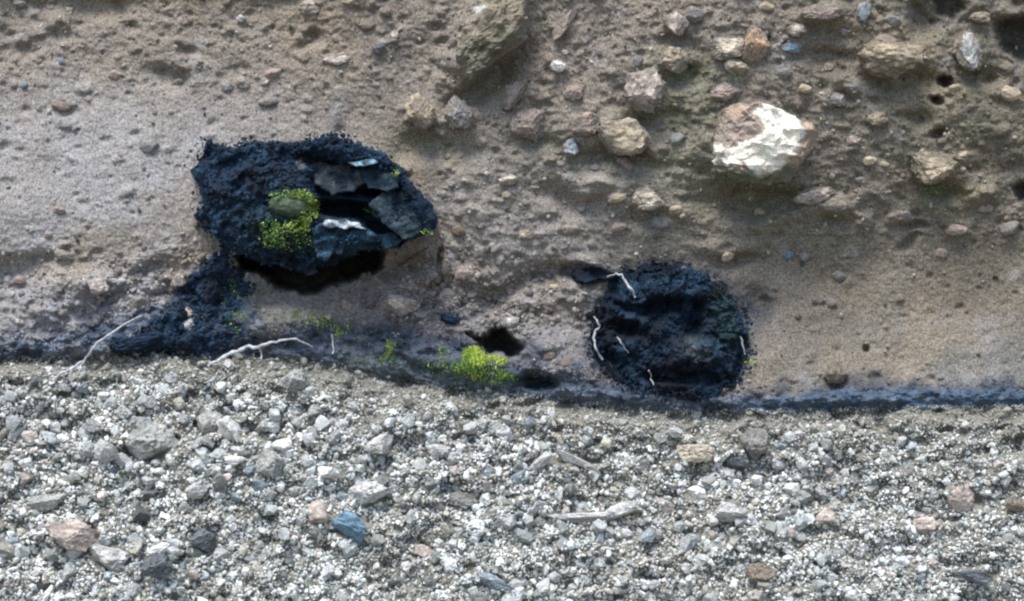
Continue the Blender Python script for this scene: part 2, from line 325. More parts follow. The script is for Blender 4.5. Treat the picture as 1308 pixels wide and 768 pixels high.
# ------------------------------------------------------------------ colour of the face (ash, soil and stain colours, with some shade painted in)
def lerp(a, b, t): return a+(b-a)*t[:, None]
TAIL = [(286,318),(312,350),(330,362),(316,386),(296,402),(284,425),(300,448),(240,452),(150,452),(140,440),(176,424),(214,402),(232,380),(246,350),(262,330)]
def facecol(x, y):
    n = len(x)
    c = np.tile(np.array([.248, .211, .172]), (n, 1))
    c = lerp(c, np.array([.320, .306, .300]), np.clip(sst(520, 180, x)*sst(60, 190, y)+.55*sst(500, 640, x)*sst(120, 300, y)*sst(900, 700, x), 0, 1)*(.7+.3*nz(x, y, 60, 2)))
    c = lerp(c, np.array([.172, .147, .112]), sst(860, 1080, x)*(.85+.35*nz(x, y, 90, 3)))
    c = lerp(c, np.array([.205, .205, .195]), sst(960, 1150, x)*sst(380, 480, y)*.6)
    c = lerp(c, np.array([.130, .122, .105]), .6*sst(.15, .6, fb(x, y*1.2, 15, 3, 7))*(ell(x, y, 610, 385, 190, 60, 0, 2)+.8*ell(x, y, 190, 385, 150, 60, -18, 2)))
    c = lerp(c, np.array([.255, .205, .145]), sst(.05, .6, fb(x, y, 120, 3, 4))*.6)
    c = lerp(c, np.array([.250, .245, .275]), .75*sst(330, 420, y)*sst(330, 200, x)*np.clip(.7+.6*fb(x, y, 30, 2, 3), 0, 1))
    c = lerp(c, np.array([.195, .168, .140]), .75*ell(x, y, 640, 365, 150, 52, 0, 1.5)*np.clip(.7+1.1*fb(x, y*1.3, 26, 3, 6), 0, 1))
    c = lerp(c, np.array([.235, .215, .225]), .6*ell(x, y, 500, 395, 110, 40))
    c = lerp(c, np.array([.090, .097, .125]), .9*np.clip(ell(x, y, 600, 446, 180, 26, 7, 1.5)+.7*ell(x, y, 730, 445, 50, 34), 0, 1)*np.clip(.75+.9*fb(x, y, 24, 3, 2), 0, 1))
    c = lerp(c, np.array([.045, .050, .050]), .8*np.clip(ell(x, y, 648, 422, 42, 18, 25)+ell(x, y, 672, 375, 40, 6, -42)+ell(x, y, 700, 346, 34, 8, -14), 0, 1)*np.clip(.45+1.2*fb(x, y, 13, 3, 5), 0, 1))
    c = lerp(c, np.array([.34, .33, .34]), sst(.25, .75, fb(x, y, 30, 3, 1))*.35)
    # damp green films below and beside clasts
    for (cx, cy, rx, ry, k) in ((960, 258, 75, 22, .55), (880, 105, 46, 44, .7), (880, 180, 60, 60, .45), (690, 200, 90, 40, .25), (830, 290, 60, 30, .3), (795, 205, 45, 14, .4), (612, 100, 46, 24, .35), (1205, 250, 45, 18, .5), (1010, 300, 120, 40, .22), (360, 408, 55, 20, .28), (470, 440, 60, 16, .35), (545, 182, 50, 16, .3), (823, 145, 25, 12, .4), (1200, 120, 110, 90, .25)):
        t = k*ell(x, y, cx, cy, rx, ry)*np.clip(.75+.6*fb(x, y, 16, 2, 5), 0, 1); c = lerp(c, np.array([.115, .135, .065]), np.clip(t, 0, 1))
    bt = np.interp(x, BT[:, 0], BT[:, 1]); bl = np.interp(x, BL[:, 0], BL[:, 1])
    # blue-black charcoal dust smeared along the soil; shade painted by the logs
    t = sst(-22, 14, y-bt+22*fb(x, y, 24, 3, 2))*.75*(1-.5*sst(140, 0, x))
    t = np.maximum(t, np.clip(1.25*sst(-10, 10, polysd(x, y, TAIL)+16*fb(x, y, 18, 3, 1)), 0, 1)*.95)
    t = np.maximum(t, .8*np.clip(ell(x, y, 180, 425, 90, 14, -18)*(1+.7*fb(x, y, 14, 2, 3)), 0, 1))
    t = np.maximum(t, .8*ell(x, y, 750, 352, 36, 9)); t = np.maximum(t, .6*sst(1.22, .98, np.hypot((x-858)/100, (y-426)/82)+.12*fb(x, y, 20, 3, 3))); t = np.maximum(t, .62*ell(x, y, 962, 398, 28, 30)*(1+.8*fb(x, y, 12, 2, 2))); t = np.maximum(t, .75*ell(x, y, 575, 405, 24, 9)); t = np.maximum(t, .7*ell(x, y, 690, 488, 34, 12))  # ellipse right of the round log is its shadow, painted in
    t = np.maximum(t, .35*np.clip(ell(x, y, 395, 355, 112, 36, 0, 2.2), 0, 1))  # faint shade painted under the jagged log
    pass
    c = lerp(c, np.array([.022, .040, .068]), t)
    c = lerp(c, np.array([.020, .019, .019]), hollow(x, y)[1])  # shade inside the hollows, painted into the colour
    return c*(1+.10*fb(x, y, 14, 2, 6))[:, None]
def soilcol(x, y):
    n = len(x); c = np.tile(np.array([.095, .115, .150]), (n, 1))
    c = lerp(c, np.array([.095, .108, .145]), np.clip(ell(x, y, 560, 460, 190, 26)*.8+ell(x, y, 40, 440, 120, 14)*.4, 0, 1)*(.8+.4*fb(x, y, 22, 2, 2)))
    c = lerp(c, np.array([.030, .040, .055]), np.clip(sst(-.1, .55, fb(x, y*2.2, 40, 3, 3))*.85, 0, 1))
    c = lerp(c, np.array([.018, .034, .056]), .95*sst(-12, 6, polysd(x, y, TAIL)+8*fb(x, y, 16, 2, 1)))
    c = lerp(c, np.array([.050, .090, .140]), sst(930, 1010, x)*.6)
    c = lerp(c, np.array([.10, .16, .06]), .6*np.clip(ell(x, y, 620, 480, 60, 16)+ell(x, y, 480, 462, 60, 14)*.6, 0, 1)*np.clip(.6+.8*nz(x, y, 9, 4), 0, 1))
    bt = np.interp(x, BT[:, 0], BT[:, 1]); e = sst(12, -4, y-bt+9*fb(x, y, 12, 3, 4)); c = lerp(c, facecol(x, y), e*.9)
    pch = sst(.1, .5, fb(x, y*1.3, 17, 3, 7))*(.5*sst(700, 500, x)+.25*sst(900, 980, x)); c = lerp(c, np.array([.20, .195, .195]), pch)
    return c*(1+.35*fb(x, y, 9, 2, 6))[:, None]
def bedcol(x, y):
    c = np.tile(np.array([.215, .205, .17]), (len(x), 1))
    return c*(1+.25*fb(x, y, 30, 3, 6))[:, None]

# ------------------------------------------------------------------ the setting
def axis(lo, hi, d, far_lo, far_hi):
    a = list(np.arange(lo, hi+d, d)); g = d
    x = lo
    pre = []
    while x > far_lo: g *= 1.16; x -= g; pre.append(x)
    g = d; x = a[-1]; post = []
    while x < far_hi: g *= 1.16; x += g; post.append(x)
    return np.array(pre[::-1]+a+post)
XS = axis(-90, 1400, 1.45, -2000, 3300)
def sheet(name, xs, rows, mat, colf, lab):
    X, Y = rows(xs); nr, nc = X.shape; x = X.ravel(); y = Y.ravel()
    d = face(x, y); V = P(x, y, d)
    return V, gridfaces(nr, nc), colf(x, y), nr, nc
# ash wall: from well above the frame down to the soil
def ash_rows(xs):
    t = top(xs)+3; d = 1.45
    ys = axis(-60, 300, d, -1500, -60)[:-1] if False else None
    pre = []; y = -60.; g = d
    while y > -1500: g *= 1.16; y -= g; pre.append(y)
    head = np.array(pre[::-1]+list(np.arange(-60, 300, d)))
    n2 = 125; k = np.linspace(0, 1, n2)[:, None]
    Y = np.concatenate([np.repeat(head[:, None], len(xs), 1), 300+(t[None]-300)*k], 0)
    return np.repeat(xs[None], len(Y), 0), Y
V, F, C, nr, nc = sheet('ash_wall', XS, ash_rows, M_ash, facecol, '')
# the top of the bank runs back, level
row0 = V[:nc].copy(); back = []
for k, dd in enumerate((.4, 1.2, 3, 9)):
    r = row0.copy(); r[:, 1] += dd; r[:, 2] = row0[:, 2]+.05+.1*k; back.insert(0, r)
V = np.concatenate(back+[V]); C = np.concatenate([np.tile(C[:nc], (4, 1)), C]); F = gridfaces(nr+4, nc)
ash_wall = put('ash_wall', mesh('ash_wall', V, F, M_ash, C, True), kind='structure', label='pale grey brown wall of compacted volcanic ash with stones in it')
def soil_rows(xs):
    a = top(xs); b = low(xs)+3; k = np.linspace(0, 1, 62)[:, None]
    return np.repeat(xs[None], 62, 0), a+(b-a)*k
XS2 = axis(-90, 1400, 1.7, -2000, 3300)
V, F, C, nr, nc = sheet('soil_band', XS2, soil_rows, M_soil, soilcol, '')
V[:, 1] -= .0015
soil_band = put('soil_band', mesh('soil_band', V, F, M_soil, C, True), kind='structure', label='thin blue black band of old soil between ash and pumice')
def bed_rows(xs):
    a = low(xs); k = np.linspace(0, 1, 210)[:, None]**1.25
    return np.repeat(xs[None], 210, 0), a+(1180-a)*k
XS3 = axis(-90, 1400, 2.6, -2000, 3300)
V, F, C, nr, nc = sheet('pumice_bed', XS3, bed_rows, M_bed, bedcol, '')
V[:, 1] += .004
pumice_bed = put('pumice_bed', mesh('pumice_bed', V, F, M_bed, C, True), kind='structure', label='sloping bed of loose pale pumice gravel')
gx = np.linspace(-1, 1, 60); gx = np.sign(gx)*np.abs(gx)**2.2*250
X, Y = np.meshgrid(gx, gx); Z = .03*fb(X.ravel()*40, Y.ravel()*40, 60, 2, 1)
V = np.stack([X.ravel(), Y.ravel(), Z], -1)
put('ground', mesh('ground', V, gridfaces(60, 60)[:, ::-1], M_ground, None, True), kind='structure', label='brown ground at the foot of the bank')

# ------------------------------------------------------------------ colours of stones
PAL = {
 'cream': ((.62, .54, .42), (.40, .34, .27)), 'white': ((.80, .78, .74), (.58, .56, .52)), 'ochre': ((.56, .45, .31), (.34, .27, .20)),
 'pink': ((.40, .31, .265), (.29, .23, .195)), 'grey': ((.27, .26, .24), (.20, .19, .175)), 'brown': ((.23, .19, .15), (.18, .145, .115)),
 'tan': ((.50, .41, .29), (.33, .27, .195)), 'blue': ((.19, .30, .38), (.13, .21, .28)), 'slate': ((.15, .165, .17), (.11, .115, .12)),
 'orange': ((.54, .36, .23), (.31, .225, .155)), 'pale': ((.56, .55, .52), (.38, .37, .35)), 'palepink': ((.58, .49, .42), (.40, .33, .29)), 'ashpale': ((.40, .40, .37), (.31, .31, .285)), 'ash': ((.27, .24, .21), (.21, .19, .165)), 'steel': ((.33, .37, .40), (.22, .25, .28)),
}
BLOCK = []          # where gravel must not sit: x, y, rx, ry
def stone(name, x, y, rx, ry, ang, colr, label, prot=.35, seed=0, flat=.8, level=None, planes=9, rough=.23, dust=.86, cat='stone', group=None, cut=(.62, .92), d=None):
    level = level or (4 if max(rx, ry) > 17 else 3)
    if dust > 0 and x > 600 and y < 300: rx *= 1.14; ry *= 1.14; prot += .06
    V, F = rock(level, 1000+seed, planes, rough, cut, .10)
    a = RAD(-ang); dep = flat*min(rx, ry)*S
    # V: x right, z up, y depth
    W = V*np.array([rx*S, dep, ry*S])
    c, s = math.cos(a), math.sin(a)
    W = np.stack([c*W[:, 0]-s*W[:, 2], W[:, 1], s*W[:, 0]+c*W[:, 2]], -1)
    f = (DIST-.08)/DIST
    base = (d if d is not None else max(D1(x, y), D1(x, y-ry*.5), D1(x+rx*.5, y)-.005, D1(x-rx*.5, y)-.005))
    loc = P(x, y, base+prot*dep)
    r_ = np.random.RandomState(seed+5); o_ = r_.rand(3)*40
    W = W*(1+.09*vn3(V*6+o_)+.07*vn3(V*13+o_))[:, None]
    c1, c2 = [np.array(q) for q in PAL[colr]]
    col = lerp(np.tile(c1, (len(V), 1)), c2, sst(-.25, .35, vn3(V*2.2+o_)+.5*vn3(V*6+o_)))
    col = col*(1+.35*vn3(V*11+o_)+.25*vn3(V*21+o_))[:, None]
    if dust > 0:                       # ash still sticks to its sides and where it goes into the wall
        dz = -W[:, 1]/dep; t = np.clip(sst(dust, dust-.75, dz+.55*vn3(V*3+o_+7)+.3*vn3(V*8+o_)), 0, 1)
        col = lerp(col, facecol(np.full(len(V), float(x)), np.full(len(V), float(y)))*.97, t)
    return put(name, mesh(name, W, F, M_grit, np.clip(col, .02, .9), False), None, loc, label, cat, group)

WG = 'stones embedded in the ash wall'
WALL = [
 # x, y, rx, ry, angle, colour, protrusion, label
 (537,143,23,24,10,'ochre',.5,'ochre lit stone with a flat front beside the speckled stone above the left charred log'),
 (585,146,19,24,-20,'grey',.3,'speckled grey brown stone just right of the ochre stone above the left charred log'),
 (712,85,9,8,0,'white',.5,'small bright white pebble alone in the upper middle of the wall'),
 (656,122,10,21,35,'pink',.3,'pinkish leaning sliver of stone left of the round cream stone'),
 (676,158,22,20,0,'pink',.2,'rounded pinkish grey lump with a shaded hollow below it, right of the leaning sliver'),
 (823,115,24,25,0,'palepink',.45,'round pale cream and pink stone at upper centre right'),
 (748,158,20,14,0,'pink',.25,'pinkish stone at the upper left end of the wide brown lump'),
 (797,174,32,21,8,'tan',.15,'broad tan lump with dark green hollow below it'),
 (649,230,12,7,-8,'cream',.5,'small flat cream pebble midway between the two charred logs and the top'),
 (828,255,20,14,0,'cream',.35,'whitish stone above the right charred log, in shadow below'),
 (860,76,18,17,0,'tan',.3,'rough tan stone touching the upper right of the round cream stone'),
 (864,30,15,14,0,'palepink',.3,'pale stone with a black hollow beneath near the top edge'),
 (931,62,22,13,-4,'cream',.35,'cream flat stone left of the orange brown stone'),
 (966,58,17,22,15,'orange',.3,'orange brown upright stone near the top right of centre'),
 (940,85,14,11,0,'tan',.25,'small mossy tan stone directly below the flat cream stone'),
 (928,118,20,12,-8,'pink',.3,'flattish pink stone just above the big white faced stone'),
 (1139,73,39,25,-2,'tan',.35,'large tan blocky stone with shadow line beneath at upper right'),
 (1237,66,15,23,-10,'pale',.4,'upright pale grey stone right of the large tan block'),
 (1192,214,26,21,10,'tan',.3,'round tan stone with green film beneath at the right'),
 (1103,15,9,12,10,'steel',.35,'small bluish white pebble at the top edge'),
 (1052,16,27,11,-4,'pink',.2,'long low pinkish brown lump at the top edge with shade under it'),
 (1017,38,12,8,0,'palepink',.35,'small pale pink stone below the long lump at the top edge'),
 (1011,61,12,6,0,'blue',.2,'flat dark blue pebble under the small pale pink stone'),
 (721,31,7,22,38,'pink',.25,'thin pinkish tilted sliver near the top centre'),
 (483,62,10,10,0,'slate',.3,'dark bluish grey round pebble left of the big overhanging block'),
 (505,45,8,7,0,'palepink',.3,'small pink pebble up and right of the dark bluish pebble'),
 (431,76,19,8,-12,'palepink',.15,'flat whitish patch of stone flush with the upper left wall'),
 (396,9,15,11,0,'palepink',.2,'pale pink stone at the top edge left of centre'),
 (308,25,7,7,0,'pale',.4,'small white pebble near the top edge over the left log'),
 (512,389,25,15,4,'palepink',.4,'smooth rounded pinkish white stone lying between the two logs'),
 (1067,478,16,14,0,'brown',.2,'brown rounded stone low on the right above the blue soil'),
 (1008,326,6,6,0,'blue',.4,'tiny blue pebble in the smooth right part of the wall'),
 (240,415,10,9,0,'pale',.5,'white pebble at the left edge of the black soil'),
 (240,398,7,7,0,'palepink',.5,'small pale pebble just above the white pebble by the black soil'),
 (228,358,10,10,0,'palepink',.4,'pinkish pebble left of the black hollow under the left log'),
 (126,366,13,11,0,'palepink',.2,'rounded pinkish lump at the left over the root'),
 (60,130,0,0,0,'grey',0,''),
 (31,109,5,4,0,'blue',.4,'tiny bright blue chip in the far upper left wall'),
 (79,79,4,4,0,'blue',.4,'tiny blue chip right of and above the far left blue chip'),
 (145,382,9,6,0,'slate',.3,'small dark blue stone in the rubble left of the black soil'),
 (1090,180,9,7,0,'pink',.25,'small pinkish stone right of the big white faced stone'),
 (1120,152,14,9,0,'tan',.2,'low tan stone under the row of small holes at the right'),
 (730,190,10,12,0,'steel',.3,'bluish grey stone left of the dark green hollow'),
 (733,118,12,9,0,'pink',.2,'small pinkish lump below the white pebble'),
 (885,18,12,9,0,'grey',.3,'grey stone at the top edge right of the pale stone'),
 (1130,52,14,8,0,'pink',.2,'low pink pebble resting along the top of the tan block'),
 (1252,22,13,7,0,'tan',.3,'small tan ledge stone between the two black hollows at top right'),
 (1070,128,10,8,0,'grey',.3,'small grey stone below and left of the tan block'),
 (665,400,0,0,0,'grey',0,''),
 (654,412,9,9,0,'pale',.5,'small white pebble on the right lip of the black cavity'),
 (672,300,10,7,0,'tan',.3,'small tan pebble in the middle of the wall'),
 (1040,250,24,10,-10,'palepink',.15,'flat pale crust just below and right of the big white faced stone'),
 (290,112,8,6,0,'grey',.3,'small grey stone above the flat top of the left log'),
]
k = 0
for (x, y, rx, ry, a, c, pr_, lab) in WALL:
    if not rx: continue
    k += 1
    stone('stone' if max(rx, ry) > 12 else 'pebble', x, y, rx, ry, a, c, lab, pr_, seed=k, cat='stone' if max(rx, ry) > 12 else 'pebble', group=WG)

# the big overhanging block at the top, with a white speckled edge
def colored_stone(name, x, y, rx, ry, ang, prot, seed, colf, label, planes=8, rough=.2, flat=.8, cut=(.62, .9)):
    V, F = rock(5, seed, planes, rough, cut, .12); a = RAD(-ang); dep = flat*min(rx, ry)*S
    W = V*np.array([rx*S, dep, ry*S]); c, s = math.cos(a), math.sin(a)
    W = np.stack([c*W[:, 0]-s*W[:, 2], W[:, 1], s*W[:, 0]+c*W[:, 2]], -1)
    loc = P(x, y, D1(x, y)+prot*dep)
    px = x+W[:, 0]/S; py = y-W[:, 2]/S
    W[:, 1] -= .014*fb(px, py, 12, 3, 4)+.016*fb(px, py, 26, 2, 5)+.005*fb(px, py, 5, 2, 1)
    W[:, 2] += .008*fb(px, py, 16, 3, 6); col = colf(px, py)*(1+.3*fb(px, py, 7, 3, 3))[:, None]; col = np.clip(lerp(col, facecol(px, py), sst(.45, -.1, -W[:, 1]/dep+.4*fb(px, py, 14, 3, 2))), 0, .9)
    return put(name, mesh(name, W, F, M_grit, col), None, loc, label, 'stone', WG)
def c_block(x, y):
    c = np.tile(np.array([.24, .205, .15]), (len(x), 1))
    t = np.clip(ell(x, y, 604, 22, 13, 30, 25, 1.8)*sst(-.15, .25, fb(x, y, 9, 3, 2)), 0, .9)
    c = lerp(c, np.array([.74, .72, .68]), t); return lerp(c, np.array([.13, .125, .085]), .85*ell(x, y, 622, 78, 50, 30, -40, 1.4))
colored_stone('block', 630, 42, 66, 47, -42, .22, 77, c_block, 'large brown overhanging block at the top edge with a white speckled left shoulder')
WH = [(962,140),(985,134),(1002,140),(1016,158),(1022,176),(1008,198),(996,228),(975,232),(955,214),(925,212),(902,204),(904,190),(935,186),(960,182),(972,166),(965,152)]
def inpoly(x, y, poly):
    ins = np.zeros(len(x), bool); n = len(poly)
    for i in range(n):
        x1, y1 = poly[i]; x2, y2 = poly[(i+1) % n]
        c = ((y1 > y) != (y2 > y)) & (x < (x2-x1)*(y-y1)/(y2-y1+1e-9)+x1); ins ^= c
    return ins
def c_white(x, y):
    c = np.tile(np.array([.37, .30, .245]), (len(x), 1)); c = lerp(c, np.array([.48, .33, .23]), ell(x, y, 935, 138, 26, 14)*.8)
    c = lerp(c, np.array([.45, .33, .23]), ell(x, y, 1030, 190, 9, 36)*.9)
    t = inpoly(x+5*nz(x, y, 9, 3), y+5*nz(x, y, 9, 4), WH).astype(float)*(.93+.07*nz(x, y, 6, 1))
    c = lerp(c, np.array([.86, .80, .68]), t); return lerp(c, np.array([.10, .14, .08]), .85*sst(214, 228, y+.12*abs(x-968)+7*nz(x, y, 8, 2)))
colored_stone('white_faced_stone', 968, 182, 70, 52, 8, .35, 94, c_white, 'biggest stone, pinkish brown with a bright white broken face, upper right', flat=.75, cut=(.7, .95))

# ------------------------------------------------------------------ charred logs
def ring_interp(poly, c, th):
    P_ = np.array(poly, float)-np.array(c, float)
    seg = np.concatenate([P_, P_[:1]])
    pts = np.concatenate([np.linspace(seg[i], seg[i+1], 14)[:-1] for i in range(len(P_))])
    a = np.arctan2(pts[:, 1], pts[:, 0]); r = np.hypot(pts[:, 0], pts[:, 1]); o = np.argsort(a); a = a[o]; r = r[o]
    return np.interp(th, np.concatenate([a-2*np.pi, a, a+2*np.pi]), np.tile(r, 3))
def lump(name, poly, c, depthf, colf, mat, parent=None, nth=420, nr=130, backd=-.15, jag=3.0, rim=10, round_=.03, jagl=True, **kw):
    th = np.linspace(-np.pi, np.pi, nth, endpoint=False); R = ring_interp(poly, c, th)
    ex = c[0]+R*np.cos(th); ey = c[1]+R*np.sin(th)
    R = R+jag*fb(ex, ey, 11 if jagl else 17, 3, 2)+jag*(.5 if jagl else .25)*nz(ex, ey, 4, 3)+(jag*.8*nz(ex, ey, 30, 6) if jagl else 0)
    s = (np.linspace(0.004, 1, nr)**.85)[:, None]
    X = c[0]+s*R*np.cos(th); Y = c[1]+s*R*np.sin(th); Dp = depthf(X.ravel(), Y.ravel()).reshape(X.shape)
    Dp = Dp-round_*sst(.82, 1.0, s)**2
    rimd = Dp[-1]; rX = [X]; rY = [Y]; rD = [Dp]
    for q in np.linspace(0, 1, rim+1)[1:]:
        sx = 1.0-.03*q; rx_ = c[0]+sx*R*np.cos(th); ry_ = c[1]+sx*R*np.sin(th); dd = rimd+(backd-rimd)*q
        rx_ = rx_+2.0*nz(th*60, np.full(nth, q*9), 4, 5); rX.append(rx_[None]); rY.append(ry_[None]); rD.append(dd[None])
    X = np.concatenate(rX); Y = np.concatenate(rY); Dp = np.concatenate(rD)
    x, y = X.ravel(), Y.ravel(); V = P(x, y, Dp.ravel()); F = gridfaces(len(X), nth, True)[:, ::-1]
    # close centre and back
    V = np.concatenate([V, P(c[0], c[1], Dp[0].mean())[None], P(c[0], c[1], backd)[None]]); n0 = len(V)-2
    C = colf(x, y); C = np.concatenate([C, C[:1], C[-1:]])
    j = np.arange(nth); j1 = (j+1) % nth; L = (len(X)-1)*nth
    F = np.concatenate([F, np.stack([np.full(nth, n0), j, j1, j1], -1)[:, [0, 1, 2, 2]]]) if False else F
    me = mesh(name, V[:-2], F, mat, C[:-2], True)
    return put(name, me, parent, **kw)
def crumbs(name, n, reg, depthf, rpx, colf, mat, parent, seed, level=1, sink=.3, **kw):
    r = np.random.RandomState(seed); x, y = reg(n, r); rr = rpx[0]+(rpx[1]-rpx[0])*r.rand(len(x))**2.2
    d = depthf(x, y)+rr*S*sink; col = colf(x, y)*(r.uniform(.6, 1.4, len(x)))[:, None]
    V, F, C = scatter(P(x, y, d), rr*S, col, level, seed, 8, (.35, 1.0), planes=4)
    return put(name, mesh(name, V, F, mat, C), parent, kind='stuff', **kw)

LEFT = [(262,179),(280,186),(300,188),(322,180),(345,182),(375,186),(392,180),(408,176),(424,171),(440,176),(455,183),(476,191),(492,197),(508,213),(524,228),(541,246),(553,264),(560,284),(556,296),(540,300),(520,306),(508,318),(494,310),(480,318),(462,318),(444,326),(428,338),(412,340),(398,350),(380,344),(356,336),(338,338),(318,326),(300,322),(284,314),(268,296),(256,282),(248,276),(262,262),(258,246),(252,232),(247,220),(254,208),(258,194)]
LC = (405, 255)
LWALL = .065
def d_left(x, y):
    d = LWALL+.105+0*x
    d = d+.050*ell(x, y, 330, 255, 75, 60, 0, 1.5)                    # the crusted left half swells
    d = d+.030*ell(x, y, 460, 200, 80, 16, 22, 1.5)                   # arched upper shell
    d = d+.035*ell(x, y, 538, 262, 16, 44, -28, 1.5)
    d = d-.060*ell(x, y, 455, 232, 48, 22, 10, 1.8)                   # opened inside
    d = d-.130*ell(x, y, 440, 267, 44, 11, 4, 2.2)                    # dark tunnel
    d = d-.110*ell(x, y, 485, 292, 36, 8, 34, 2.0)
    d = d-.060*ell(x, y, 492, 250, 30, 5, 10, 1.8)
    d = d-.060*ell(x, y, 400, 205, 34, 9, 14, 1.6)-.03*ell(x, y, 300, 208, 24, 8, -20, 1.3)
    d = d-.055*ell(x, y, 410, 240, 20, 14, 60, 1.6)
    d = d+.045*ell(x, y, 440, 306, 40, 12, -4, 1.8)                   # lower lip
    d = d-.045*ell(x, y, 400, 335, 90, 14, 0, 1.6)
    wx = x+8*nz(x, y, 20, 1); wy = y+8*nz(x, y, 20, 2)
    left = .35+.65*sst(430, 380, x)
    d = d+left*(.022*fb(wx, wy, 26, 3, 3)+.016*fb(wx, wy, 9, 3, 5)-.012*np.abs(nz(wx, wy, 13, 6)))+.004*nz(x, y, 3.2, 2)
    d = d+(1-left)*(.012*nz(wx*.5+wy*.35, wy*1.0-wx*.25, 7, 4))
    return d
def c_left(x, y):
    c = np.tile(np.array([.014, .027, .049]), (len(x), 1))
    c = lerp(c, np.array([.032, .066, .11]), sst(.05, .6, fb(x, y, 16, 3, 3))*.75)
    c = lerp(c, np.array([.012, .014, .020]), sst(.1, .5, fb(x, y, 22, 2, 6))*.7)
    c = lerp(c, np.array([.14, .14, .155]), .75*ell(x, y, 425, 230, 22, 12, 0, 1.5))
    c = lerp(c, np.array([.18, .18, .20]), .9*ell(x, y, 385, 209, 6, 8, 0, 1.5))
    c = lerp(c, np.array([.05, .085, .06]), .5*ell(x, y, 365, 290, 50, 40)*np.clip(.6+fb(x, y, 10, 2, 1), 0, 1))
    c = lerp(c, np.array([.035, .10, .16]), .6*ell(x, y, 440, 305, 36, 14))
    return c
llog = bpy.data.objects.new('charred_log', None); COL.objects.link(llog); llog.location = P(405, 330, LWALL); llog['label'] = 'jagged blue black charred log with hollow broken end jutting from the wall at left'
llog['category'] = 'charred log'; llog['group'] = 'charred logs'
bpy.context.view_layer.update()
def under(o, parent):
    o.parent = parent; o.matrix_parent_inverse = Matrix.Translation(parent.location).inverted(); return o
under(lump('log_body', LEFT, LC, d_left, c_left, M_char, jag=4.0, backd=-.12, rim=14), llog)
def flatd(d0, gx=0, gy=0, amp=.003, cx=0, cy=0, cur=0):
    return lambda x, y: d0+.008+gx*(x-cx)*S+gy*(y-cy)*S+2.4*amp*fb(x, y, 13, 3, 2)+amp*1.5*nz(x*.35+y, (y*.4-x)*.3, 5, 4)-cur*((x-cx)**2+(y-cy)**2)*S
def colc(a, b, size=10): return lambda x, y: lerp(lerp(np.tile(np.array(a), (len(x), 1)), np.array(b), sst(-.2, .6, fb(x, y, size, 3, 5))), np.array([.012, .020, .032]), .85*sst(-.15, .4, fb(x, y, 14, 3, 1)))
SL = [
 ('wood_slab', [(470,260),(486,247),(500,240),(512,242),(528,248),(546,264),(553,280),(540,290),(534,300),(516,308),(506,296),(490,286),(480,274)], (511,272), flatd(LWALL+.125, -.25, .35, .004, 511, 272), colc((.026,.042,.052),(.065,.085,.09)), 'blue grey squared slab in the right half of the log'),
 ('wood_block', [(462,216),(478,207),(494,211),(502,208),(514,222),(510,234),(512,241),(496,246),(482,242),(470,243),(466,230)], (487,231), flatd(LWALL+.125, .1, .5, .004, 487, 231), colc((.018,.035,.05),(.045,.07,.08)), None),
 ('wood_slab', [(396,212),(410,208),(424,211),(440,206),(452,214),(464,218),(468,232),(458,238),(454,247),(438,245),(424,251),(410,242),(400,232)], (431,230), flatd(LWALL+.095, .05, .5, .005, 431, 230), colc((.03,.04,.05),(.085,.09,.10)), 'grey dusty slab inside the opened top'),
 ('wood_lip', [(398,292),(408,284),(424,287),(440,283),(458,287),(476,298),(488,306),(480,312),(466,308),(456,315),(444,314),(436,324),(424,322),(418,335),(406,330),(402,314)], (436,302), flatd(LWALL+.165, -.1, -.1, .006, 436, 302), colc((.018,.04,.07),(.04,.08,.12)), 'bright blue lip below the dark tunnel'),
 ('pale_chip', [(410,287),(420,281),(432,282),(442,278),(450,283),(458,284),(466,293),(452,290),(444,293),(430,290),(420,293)], (438,286), flatd(LWALL+.178, 0, .9, .004, 438, 286), colc((.26,.31,.35),(.56,.60,.63), 6), 'whitish blue chip on top of the lip'),
 ('wood_splinter', [(444,208),(462,205),(478,204),(482,208),(470,211),(452,213)], (463,208), flatd(LWALL+.150, 0, .6, .002, 463, 208), colc((.22,.40,.50),(.45,.60,.66), 5), 'thin light blue splinter near the top'),
 ('wood_slab', [(484,300),(500,298),(514,306),(508,316),(494,318),(484,312)], (498,308), flatd(LWALL+.105, 0, .2, .003, 498, 308), colc((.02,.05,.075),(.045,.085,.11)), None),
]
for nm, poly, c, df, cf, lab in SL:
    kw = {'label': lab} if lab else {}
    under(lump(nm, poly, c, df, cf, M_char, nth=130, nr=40, backd=LWALL-.02, jagl=False, jag=4.2, rim=6, round_=.005, **kw), llog)
def reg_ring(poly, c, edge):
    def f(n, r):
        th = r.uniform(-np.pi, np.pi, n); R = ring_interp(poly, c, th); s = np.sqrt(r.uniform(0, 1, n)); s = np.where(r.rand(n) < edge, r.uniform(.93, 1.035, n), s)
        return c[0]+s*R*np.cos(th), c[1]+s*R*np.sin(th)
    return f
def reg_left(n, r):
    x, y = reg_ring(LEFT, LC, .16)(n, r); k = (x < 405) | ((y < 215)) | (r.rand(n) < .12)
    return x[k], y[k]
def top_left(x, y): return d_left(x, y)+.04*ell(x, y, 435, 303, 34, 14, 0, 3)+.03*ell(x, y, 511, 272, 26, 24, 0, 3)
under(crumbs('slab_crumbs', 1800, lambda n, r: (r.uniform(400, 550, n), r.uniform(205, 322, n)), lambda x, y: np.where(polysd(x, y, LEFT) > 2, top_left(x, y), .02), (.9, 2.8), c_left, M_char, None, 8), llog)
under(crumbs('char_crumbs', 3800, reg_left, d_left, (1.2, 4.2), c_left, M_char, None, 5), llog)

